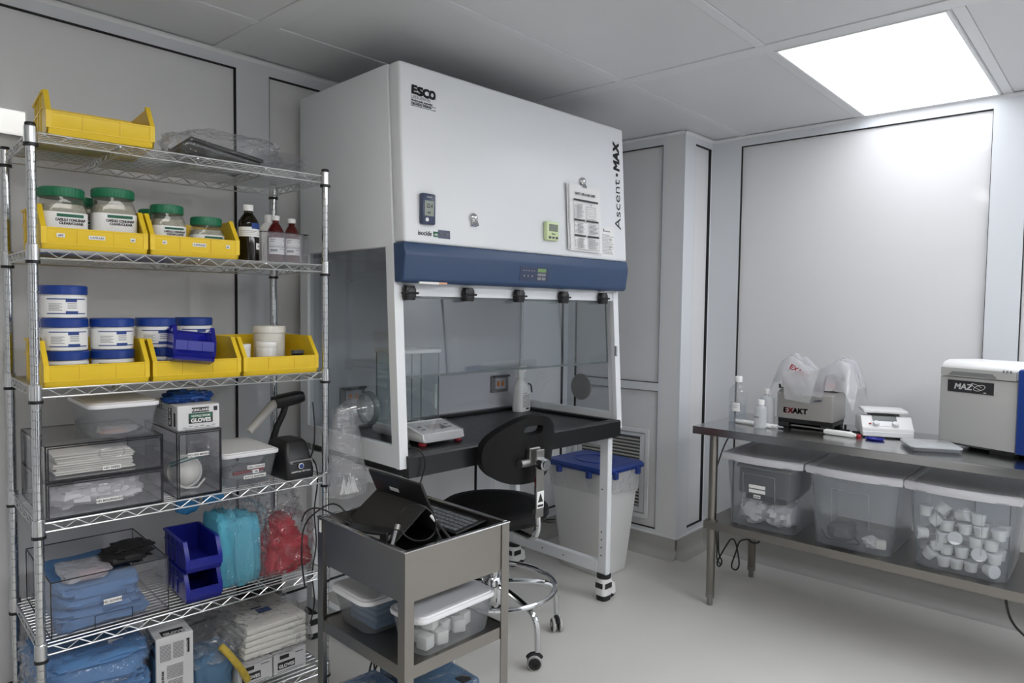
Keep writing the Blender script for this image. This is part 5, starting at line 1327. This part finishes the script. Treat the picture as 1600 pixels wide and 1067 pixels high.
# tubs on the middle shelf
z_ = .503
s1 = shoebox('lidded_tub', 'clear tub with white lid and white cube packs, right on the cart shelf', Cp(.205, .085, z_), CTH + .03, .300, .140, .115, taper=.86, r=.03)
s2 = shoebox('lidded_tub', 'clear tub with white lid and blue contents, left at the back of the cart shelf', Cp(.140, .310, z_), CTH - .02, .235, .200, .112, taper=.82, r=.035)
random.seed(12)
for k, (x, y, zz, rz_) in enumerate(((.115, .058, 0, .2), (.165, .055, 0, -.15), (.135, .10, 0, .6), (.21, .10, 0, .1), (.25, .075, 0, -.4), (.29, .10, 0, .3), (.145, .075, .042, .4))):
    o = thing('cube_pack', 'white cube pack in the right cart tub, ' + ('front left of the heap', 'second along the front of the heap', 'rear left of the heap', 'rear middle of the heap', 'third along the front of the heap', 'rear right end of the heap', 'lying on top of the others')[k], 'pack', Cp(x, y, z_ + .005 + zz), CTH + rz_, 'white cube packs in the tub')
    obj('pack_body', MB().bb(-.019, .019, -.019, .019, 0, .038, .005, 2), M['wipes'], o)
bp = thing('blue_pack', 'dark blue folded pack inside the left tub on the cart shelf', 'pack', Cp(.150, .305, z_ + .005), CTH)
for k in range(4): obj('fold', MB().box((0, 0, .009 + k * .019), (.155, .135, .018), .006, Matrix.Rotation(.05 * (k % 2), 3, 'Z'), 2), M['skyblue'], bp)
for nm, x, y, w_, d_, h_ in (('left', .095, .26, .16, .26, .09), ('right', .275, .24, .17, .30, .105)):
    o = thing('drape_pack', 'blue wrapped pack on the lowest cart shelf, %s of two' % nm, 'pack', Cp(x, y, .2135), CTH)
    obj('pack_body', MB().box((0, 0, h_ / 2), (w_, d_, h_), .012, None, 2), M['skyblue'] if nm == 'right' else M['bluepack'], o)
    obj('plastic_wrap', MB().blob((0, 0, h_ / 2), (w_ * 1.08, d_ * 1.06, h_ * 1.1), 170, .06, 2, 28, 14, .3, .9), M['film'], o)
    obj('label_sticker', MB().bb(-.02, .05, -.09, -.05, h_, h_ + .0008) if nm == 'left' else MB().bb(.02, .06, -.14, -.10, h_, h_ + .0008), M['paper'] if nm == 'left' else M['ink'], o)
# ------------------------------------------------------------------ steel table along the right wall
TX0, TX1, TY0, TY1 = 3.120, 3.730, -.225, 1.606
tbl = thing('steel_table', 'long stainless steel work table with an undershelf along the right wall', 'table', (TX0, TY1, 0), -pi / 2)
TL, TD = TY1 - TY0, TX1 - TX0                            # local x runs along the wall, local y towards it
m = MB().bb(0, TL, 0, TD, .886, .890); m.bb(0, TL, 0, .006, .853, .886, .001); m.bb(0, .006, .006, TD, .853, .886); m.bb(TL - .006, TL, .006, TD, .853, .886); m.bb(0, TL, TD - .006, TD, .853, .886)
obj('table_top', m, M['steelh'], tbl)
m = MB().bb(.04, TL - .04, .006, .009, .853, .886); obj('under_channel', MB().bb(.05, TL - .05, TD / 2 - .05, TD / 2 + .05, .862, .886), M['steeldk'], tbl)
m = MB().bb(.055, TL - .055, .030, TD - .030, .421, .425); m.bb(.055, TL - .055, .030, .034, .388, .421); m.bb(.055, TL - .055, TD - .034, TD - .030, .388, .421); m.bb(.055, .059, .034, TD - .034, .388, .421); m.bb(TL - .059, TL - .055, .034, TD - .034, .388, .421)
obj('undershelf', m, M['steel'], tbl)
for (x, y) in ((.085, .060), (.085, TD - .055), (TL - .085, .060), (TL - .085, TD - .055)):
    l = obj('leg', MB().lathe([(.0195, .055), (.0205, .057), (.0205, .862)], 20, (x, y, 0)), M['steel'], tbl)
    obj('leg_foot', MB().lathe([(.0001, 0), (.013, .001), (.014, .006), (.014, .036), (.020, .038), (.021, .046), (.021, .058)], 16, (x, y, 0)), M['steeldk'], l)
    obj('leg_collar', MB().lathe([(.021, .386), (.028, .386), (.028, .430), (.021, .430), (.021, .386)], 18, (x, y, 0)), M['steel'], l)
def T(x, y, z): return Vector((x, y, z))
Q = -pi / 2
ZTB = .8905
# big lidded totes on the undershelf
def tote(label, yc, w, zs=.4255, d=.46, h=.345, lidh=.028, x0=3.170):
    o = thing('storage_tote', label, 'storage tote', T(x0, yc, zs), Q, 'grey-lidded clear storage totes')
    a = w / 2
    body = MB().loft([(w * .80, d * .86, .045, 0, 0, d / 2), (w * .83, d * .89, .05, .008, 0, d / 2), (w * .955, d * .97, .06, h - lidh - .004, 0, d / 2), (w * .975, d * .985, .06, h - lidh, 0, d / 2)], 7, True, False)
    obj('tub', body, M['frost2'], o)
    # bowed front lid edge
    def outline(g, n=9):
        p = []
        for k in range(n + 1):
            t = -1 + 2 * k / n; p.append((t * (a + g), -g + .030 * t * t))
        p += [(a + g, d - .04), (a + g - .03, d + g), (-a - g + .03, d + g), (-a - g, d - .04)]
        return p
    lid = MB()
    o0, o1, o2 = outline(.004), outline(.008), outline(-.012); k = len(o0)
    vs = [(x, y, h - lidh - .006) for x, y in o0] + [(x, y, h - lidh + .006) for x, y in o1] + [(x, y, h - .006) for x, y in o1] + [(x, y, h) for x, y in o0] + [(x, y, h) for x, y in o2] + [(x, y, h - .008) for x, y in outline(-.020)]
    fs = [[q * k + i, q * k + (i + 1) % k, (q + 1) * k + (i + 1) % k, (q + 1) * k + i] for q in range(5) for i in range(k)] + [[5 * k + i for i in range(k)], list(range(k))[::-1]]
    lid.add(vs, fs); obj('lid', lid, M['toplid'], o)
    hb_ = .24
    yy = d * .055 * (1 - hb_ / h) - .006
    e = MB(); pts = [(-.075, yy + .012, .10), (-.075, yy, .245), (-.06, yy - .002, .262), (.06, yy - .002, .262), (.075, yy, .245), (.075, yy + .012, .10)]
    e.tube(smooth(pts, 4), .0018, 6); obj('handle_rib', e, M['frost'], o)
    return o
t1 = tote('clear tote of dark grey gear with three label strips, first from the table end', 1.290, .372)
t2 = tote('nearly empty clear tote with a grey pouch, second from the table end', .890, .378)
t3 = tote('clear tote full of white cups, third from the table end', .490, .384)
t4 = tote('clear tote cut off at the picture edge, fourth from the table end', .090, .384)
for (zz, w_, tx) in ((.205, .078, ''), (.183, .078, ''), (.158, .034, 'Syringes')):
    yy = .46 * .055 * (1 - zz / .345) - .001
    obj('label_sticker', MB().bb(-.010 - w_ / 2, -.010 + w_ / 2, yy - .001, yy, zz - .008, zz + .008), M['paper'], t1)
    if tx: lettering(tx, .009, M['ink'], t1, (-.010, yy - .0016, zz - .003), FRONT, .01, align='CENTER')
it = thing('instrument_case', 'dark grey instrument case inside the first tote', 'case', T(3.215, 1.290, .4255 + .150), Q)
obj('case_body', MB().bb(-.125, .125, .02, .30, 0, .125, .012, 2), M['darkgrey'], it); obj('case_lid', MB().bb(-.135, .135, .01, .31, .125, .142, .006), M['midgrey'], it)
obj('case_base', MB().bb(-.10, .10, .05, .28, -.030, 0, .004), M['black'], it)
bgx = thing('cotton_bags', 'bags of white wadding under the grey case in the first tote', 'bags', T(3.215, 1.290, .4255 + .010), Q)
obj('bag', MB().blob((-.06, .12, .055), (.13, .20, .11), 180, .3, 2.4, 28, 16, .7), M['bouff'], bgx); obj('bag', MB().blob((.06, .12, .050), (.13, .20, .10), 181, .3, 2.4, 28, 16, .7), M['bouff'], bgx)
it = thing('cable_pouch', 'dark grey pouch with a coiled cable inside the second tote', 'pouch', T(3.240, .955, .4255 + .009), Q)
obj('pouch_body', MB().blob((0, .06, .04), (.11, .12, .08), 190, .25, 2, 26, 14, .7, .95), M['darkgrey'], it)
obj('cable', MB().tube(smooth([(-.08, .04, .03), (-.04, -.005, .012), (.03, -.012, .008), (.085, .01, .008), (.06, .05, .02)]), .004, 6), M['rubber'], it)
it = thing('paper_scraps', 'pale crumpled packets inside the second tote', 'packets', T(3.240, .815, .4255 + .009), Q)
obj('packet', MB().blob((-.01, .04, .022), (.06, .06, .044), 191, .4, 2.6, 22, 12, .8), M['bouff'], it); obj('packet', MB().box((.028, .03, .022), (.042, .034, .036), .004, Matrix.Rotation(.3, 3, 'Z')), M['wipes'], it)
# white cups in the third tote
cup0 = None; random.seed(21)
for lay in range(5):
    for ix in range(5):
        for iy in range(2):
            if lay == 4 and (ix in (4,) or iy == 1): continue
            hw_ = .128 + .006 * lay
            x = -hw_ + (2 * hw_) * (ix + .5) / 5 + random.uniform(-.006, .006) + (.010 if lay % 2 else -.010); y = .062 + .070 * iy - .004 * lay + random.uniform(-.004, .004)
            zz = .010 + lay * .049 + random.uniform(0, .004)
            pos = T(3.170 + y + .012, .490 - x, .4255 + zz)
            if cup0 is None:
                cup0 = thing('sample_cup', 'white lidded cup in the third tote', 'cup', pos, 0, 'white sample cups in the third tote')
                obj('cup_body', MB().lathe([(.020, 0), (.0205, .002), (.0245, .034)], 18), M['whitejar'], cup0)
                obj('cup_lid', MB().lathe([(.0265, .031), (.0265, .040), (.025, .0425), (.0001, .0425)], 18), M['trim'], cup0); c = cup0
            else: c = dup(cup0, pos)
            if random.random() < .55:
                c.rotation_euler = (radians(90) * random.choice((-.5, .4, 1, .8)), 0, random.uniform(0, 6)); c.location.z += .022
            else: c.rotation_euler = (random.uniform(-.1, .1), 0, random.uniform(0, 6))

# bottles on the table
wb_ = bottle('large clear bottle of water with white cap at the table end', 0, 0, 0, .044, .232, .016, .019, .028, 'saline', .66, 'water', .36, world=T(3.405, 1.505, ZTB), rz=Q, name='water_bottle')
wrap_label(wb_, .044, .058, .105, FA - .35, FA + .75, lines=[(0, 1, .94, 1), (.15, .8, .6, .64), (.15, .7, .4, .44), (.9, 1, .1, 1)])
s_ = bottle('small white plastic bottle, front one of the pair on the table', 0, 0, 0, .029, .137, .014, .0165, .024, 'milk', .70, world=T(3.300, 1.343, ZTB), rz=Q, name='plastic_bottle', group='small white bottles on the table')
lettering('70% IPA', .0095, M['ink'], s_, (-.020, -.0298, .052), FRONT, .012, sx=.8)
bottle('white plastic bottle, rear taller one of the pair on the table', 0, 0, 0, .035, .176, .013, .016, .026, 'milk', .72, world=T(3.447, 1.370, ZTB), rz=Q, name='plastic_bottle', group='small white bottles on the table')
for nm, dx, l in (('near', 0, .20), ('far', .032, .235)):
    o = thing('pipette_tube', 'white pipette tube lying on the table by the bottles, %s one' % nm, 'pipette', T(3.345 + dx, 1.395, ZTB + .0085), Q - .20)
    obj('tube', MB().cyl((-l / 2, 0, 0), (l / 2, 0, 0), .008, 12), M['whitejar'], o); obj('tip', MB().cyl((l / 2, 0, 0), (l / 2 + .03, 0, 0), .006, 12, .003), M['milk'], o)
# three roll mill with plastic cover
ml = thing('roll_mill', 'grey steel roll mill under a white plastic cover', 'mill', T(3.438, 1.185, ZTB), Q)
obj('housing', bevprism([(0, .040), (.195, .040), (.195, .180), (.03, .180), (0, .168)], -.133, .132, .006), M['millgrey'], ml)
obj('base_plate', MB().bb(-.130, .128, .010, .185, .018, .041, .003), M['black'], ml)
obj('foot', MB().bb(-.125, -.075, .0, .06, 0, .020, .003), M['rubber'], ml); obj('foot', MB().bb(.075, .125, .0, .06, 0, .020, .003), M['rubber'], ml); obj('foot', MB().bb(-.125, .125, .14, .19, 0, .020, .003), M['rubber'], ml)
obj('drip_rod', MB().cyl((-.06, .004, .010), (.11, .004, .008), .005, 8), M['steel'], ml)
obj('roll', MB().cyl((-.09, .07, .195), (.09, .07, .195), .024, 20).cyl((-.09, .12, .205), (.09, .12, .205), .024, 20), M['steelh'], ml)
for s, nm in ((-1, 'l'), (1, 'r')):
    x = s * .105
    ob = obj('bearing_block', MB().bb(x - .033, x + .033, .055, .17, .180, .262, .006), M['steeldk'], ml)
    obj('warning_plate', MB().bb(x - .026, x + .022, .0525, .0545, .200, .222), M['inkred'], ob)
obj('adjust_knob', MB().cyl((-.125, .03, .185), (-.125, .03, .205), .012, 12).cyl((-.100, .06, .262), (-.100, .06, .275), .010, 12), M['rubber'], ml)
obj('latch_handle', MB().cyl((.045, -.004, .140), (.085, -.014, .146), .006, 10), M['chrome'], ml)
lettering('E', .036, M['inkred'], ml, (-.100, -.0012, .070), FRONT, 0, fat=.0015); lettering('X', .036, M['inkred'], ml, (-.078, -.0012, .070), FRONT, 0, fat=.0015); lettering('AKT', .036, M['ink'], ml, (-.054, -.0012, .070), FRONT, 0, fat=.0015)
def cover(a, b):
    # draped plastic: u along the mill, v from the front hem over the top to the back
    x = -.175 + .40 * a; y = -.02 + .24 * b
    tent = .300 + .045 * math.exp(-((a - .22) / .12) ** 2) + .035 * math.exp(-((a - .80) / .13) ** 2) - .03 * math.exp(-((a - .5) / .12) ** 2)
    z = tent + .012 * noise.noise(Vector((a * 7, b * 5, 3)))
    if b < .28:
        t = 1 - b / .28; hem = .155 if .30 < a < .66 else .19
        if a < .16: hem = .215
        z = z * (1 - t ** 1.3) + hem * t ** 1.3; y = -.008 + .05 * b / .28 - .010 * t + .006 * sin(a * 26) * t
    if b > .85: z -= (b - .85) / .15 * .09
    ed = max(0, (abs(a - .5) - .40) / .10); z -= ed ** 1.4 * .10
    z += .014 * (0.5 - abs(noise.noise(Vector((a * 9, b * 9, 8)))))
    return (x, y, z)
obj('plastic_cover', MB().grid(cover, 44, 30), M['filmmilk'], ml)
obj('cover_flap', MB().grid(lambda a, b: (-.100 + .120 * a + .010 * b + .05 * a * (1 - b), -.016 - .008 * sin(pi * b) + .005 * noise.noise(Vector((a * 4, b * 3, 2))), .272 - .135 * b - .012 * a * b + .02 * a * (1 - b)), 16, 12), M['liner'], ml)
lettering('EXAKT', .034, M['inkred'], ml, (-.078, -.003, .290), FRONT @ Matrix.Rotation(-.5, 4, 'Z'), .03); 
wr_ = thing('white_scraper', 'white plastic scraper lying in front of the roll mill', 'scraper', T(3.358, 1.000, ZTB + .0125), Q - .05)
obj('blade', MB().loft([(.016, .016, .006, -.065), (.024, .022, .008, -.055), (.024, .022, .008, .05), (.012, .012, .005, .075)], 5, M=Matrix.Rotation(pi / 2, 4, 'Y')), M['whitejar'], wr_)
cl = thing('mill_clamps', 'small black clamps lying between the roll mill and the shaker', 'clamps', T(3.50, .975, ZTB), Q)
obj('clamp', MB().bb(-.045, -.035, 0, .01, 0, .032, .002).bb(-.05, -.02, -.004, .014, 0, .010, .002), M['black'], cl); obj('clamp', MB().cyl((.0, -.02, .006), (.04, -.03, .008), .006, 8).cyl((.038, -.032, .006), (.038, -.032, .045), .003, 8), M['rubber'], cl)
# shaker
SHR = Q + .42
sk_ = thing('orbital_shaker', 'small white shaker with dark display and two round knobs on the table', 'shaker', T(3.448, .818, ZTB), SHR)
obj('body', bevprism([(-.002, .012), (.20, .012), (.20, .078), (.062, .092), (.012, .050), (-.002, .046)], -.105, .105, .004), M['white'], sk_)
obj('lower_skirt', MB().bb(-.103, .103, -.004, .198, .006, .030, .003), M['trim'], sk_)
obj('foot', MB().bb(-.095, -.075, .01, .03, 0, .008).bb(.075, .095, .01, .03, 0, .008).bb(-.095, -.075, .16, .18, 0, .008).bb(.075, .095, .16, .18, 0, .008), M['rubber'], sk_)
obj('platform', MB().bb(-.092, .092, .058, .205, .104, .118, .005, 2), M['white'], sk_); obj('platform_post', MB().bb(-.06, .06, .08, .18, .085, .105), M['darkgrey'], sk_)
FS = Matrix.Rotation(math.atan2(.042, .050), 3, 'X')
obj('screen', MB().box((-.008, .050, .0832), (.100, .036, .004), .001, FS), M['screendark'], sk_); obj('bezel', MB().box((-.008, .036, .0715), (.110, .060, .002), .001, FS), M['trim'], sk_)
for x in (-.046, .032):
    FM = Matrix.Translation((x, .018, .060)) @ FS.to_4x4()
    obj('knob', MB().lathe([(.0135, 0), (.0135, .008), (.011, .013), (.0001, .014)], 20, (0, 0, 0), FM), M['trim'], sk_)
obj('power_switch', MB().box((-.070, .020, .061), (.010, .006, .003), 0, FS), M['inkred'], sk_)
obj('side_vent', MB().bb(.1045, .1065, .09, .19, .03, .07), M['midgrey'], sk_)
dsh = thing('blue_dish', 'flat blue oval dish on the table in front of the shaker', 'dish', T(3.368, .850, ZTB), Q + .1)
obj('dish_body', MB().lathe([(.030, 0), (.036, .002), (.040, .008), (.038, .009), (.032, .004), (.0001, .0035)], 32, (0, 0, 0), Matrix.Diagonal((1, .62, 1, 1))), M['bluebin'], dsh)
q = obj('red_stopper', MB().lathe([(.010, 0), (.011, .002), (.011, .010), (.009, .012), (.0001, .012)], 16), M['inkred']); q.location = T(3.385, .922, ZTB); tag(q, 'tiny dark red cap beside the blue dish', 'cap')
bx = thing('clear_case', 'flat clear plastic case with grey inserts at the table edge', 'case', T(3.322, .626, ZTB), radians(26.5))
obj('tray', MB().loft([(.170, .180, .012, 0), (.174, .184, .014, .003), (.178, .188, .015, .016)], 5), M['frost'], bx); obj('lid', MB().loft([(.180, .190, .015, .0165), (.182, .192, .016, .021), (.170, .180, .014, .025)], 5), M['milk'], bx)
obj('insert', MB().bb(-.078, .078, -.083, .083, .003, .0155), M['darkgrey'], bx); obj('latch', MB().bb(-.020, .020, -.0985, -.0945, .006, .018, .001), M['trim'], bx)
# planetary mixer (cut off by the picture edge)
MR = math.atan2(-.281, -.099)
mz = thing('planetary_mixer', 'large grey benchtop mixer with blue side at the right end of the table', 'mixer', T(3.447, .622, ZTB), MR)
WM = .298
obj('front_panel', bevprism([(0, .020), (.020, .020), (.020, .300), (0, .300)], 0, WM, .003), M['mazgrey'], mz)
obj('body', bevprism([(.021, .020), (.27, .020), (.27, .352), (.021, .352)], .002, WM - .001, .010), M['mazgrey'], mz)
lidp = [(-.004, .302), (.270, .302), (.270, .366), (.05, .370), (.018, .362), (.0, .345)]
obj('lid', bevprism(lidp, -.001, WM, .008), M['white'], mz)
obj('lid_front', MB().bb(.004, WM - .004, -.0065, -.003, .304, .338), M['mazgrey'], mz)
obj('handle_recess', MB().add([(.035, -.0085, .308), (.225, -.0085, .308), (.208, -.0085, .324), (.052, -.0085, .324), (.035, -.0062, .308), (.225, -.0062, .308), (.208, -.0062, .324), (.052, -.0062, .324)], [(0, 1, 2, 3), (7, 6, 5, 4), (0, 4, 5, 1), (1, 5, 6, 2), (2, 6, 7, 3), (3, 7, 4, 0)]), M['midgrey'], mz)
obj('vent_slots', MB().bb(.245, .252, -.0075, -.006, .332, .343).bb(.258, .265, -.0075, -.006, .332, .343).bb(.271, .278, -.0075, -.006, .332, .343), M['inkgrey'], mz)
np_ = obj('name_plate', MB().bb(.032, .212, -.002, 0, .238, .287), M['ink'], mz)
lettering('MAZ', .033, M['paper'], np_, (.058, -.0028, .2510), FRONT, 0, .2, fit=.072, fat=.0010)
orb = [(.158 + .022 * cos(t) , -.0024, .262 + .011 * sin(t) + .006 * cos(t)) for t in [2 * pi * k / 30 for k in range(30)]]
orb2 = [(.150 + .024 * cos(t), -.0024, .266 + .007 * sin(t) - .010 * cos(t)) for t in [2 * pi * k / 30 for k in range(4, 27)]]
obj('plate_emblem', MB().tube(orb, .0009, 5, closed=True).tube(orb2, .0009, 5).bb(.175, .185, -.0028, -.002, .243, .2455), M['paper'], np_)
obj('side_block', bevprism([(-.012, .016), (.27, .016), (.27, .352), (-.012, .352)], WM + .003, WM + .14, .010), M['mazblue'], mz)
obj('foot', MB().bb(.01, .05, .015, .05, 0, .021).bb(.20, .29, .012, .05, 0, .021).bb(.02, .28, .20, .25, 0, .021).bb(.33, .42, .012, .05, 0, .017), M['rubber'], mz)
obj('base_plate', MB().bb(.06, .30, .012, .26, .012, .021), M['darkgrey'], mz)
# cables under the table
pts = [(3.45, 1.617, .36), (3.45, 1.607, .176), (3.45, 1.588, .132), (3.45, 1.601, .098), (3.45, 1.613, .119), (3.45, 1.572, .208), (3.45, 1.538, .261), (3.45, 1.513, .240), (3.45, 1.493, .143), (3.45, 1.509, .104), (3.45, 1.534, .119), (3.45, 1.512, .199), (3.45, 1.493, .258), (3.45, 1.452, .278), (3.45, 1.424, .268), (3.47, 1.40, .275), (3.49, 1.436, .308)]
tag(obj('hanging_cable', MB().tube(smooth(pts, 6), .0042, 6), M['black']), 'looped black cord hanging under the left end of the steel table', 'cord')
pts = [(3.30, .347, .388), (3.30, .338, .317), (3.30, .322, .263), (3.30, .292, .225), (3.31, .25, .200), (3.34, .17, .21), (3.36, .10, .26), (3.37, .08, .386)]
tag(obj('hanging_cable', MB().tube(smooth(pts, 6), .0048, 6), M['black']), 'black cord hanging in a bow under the table at the picture edge', 'cord')
pts = [(3.78, 1.62, .86), (3.82, 1.75, .70), (3.85, 1.835, .47), (3.85, 1.848, .378), (3.85, 1.860, .31), (3.85, 1.848, .243), (3.85, 1.82, .17), (3.84, 1.80, .06), (3.80, 1.78, .006), (3.72, 1.72, .005)]
tag(obj('hanging_cable', MB().tube(smooth(pts, 6), .004, 6), M['black']), 'black cord running down behind the first table leg', 'cord')
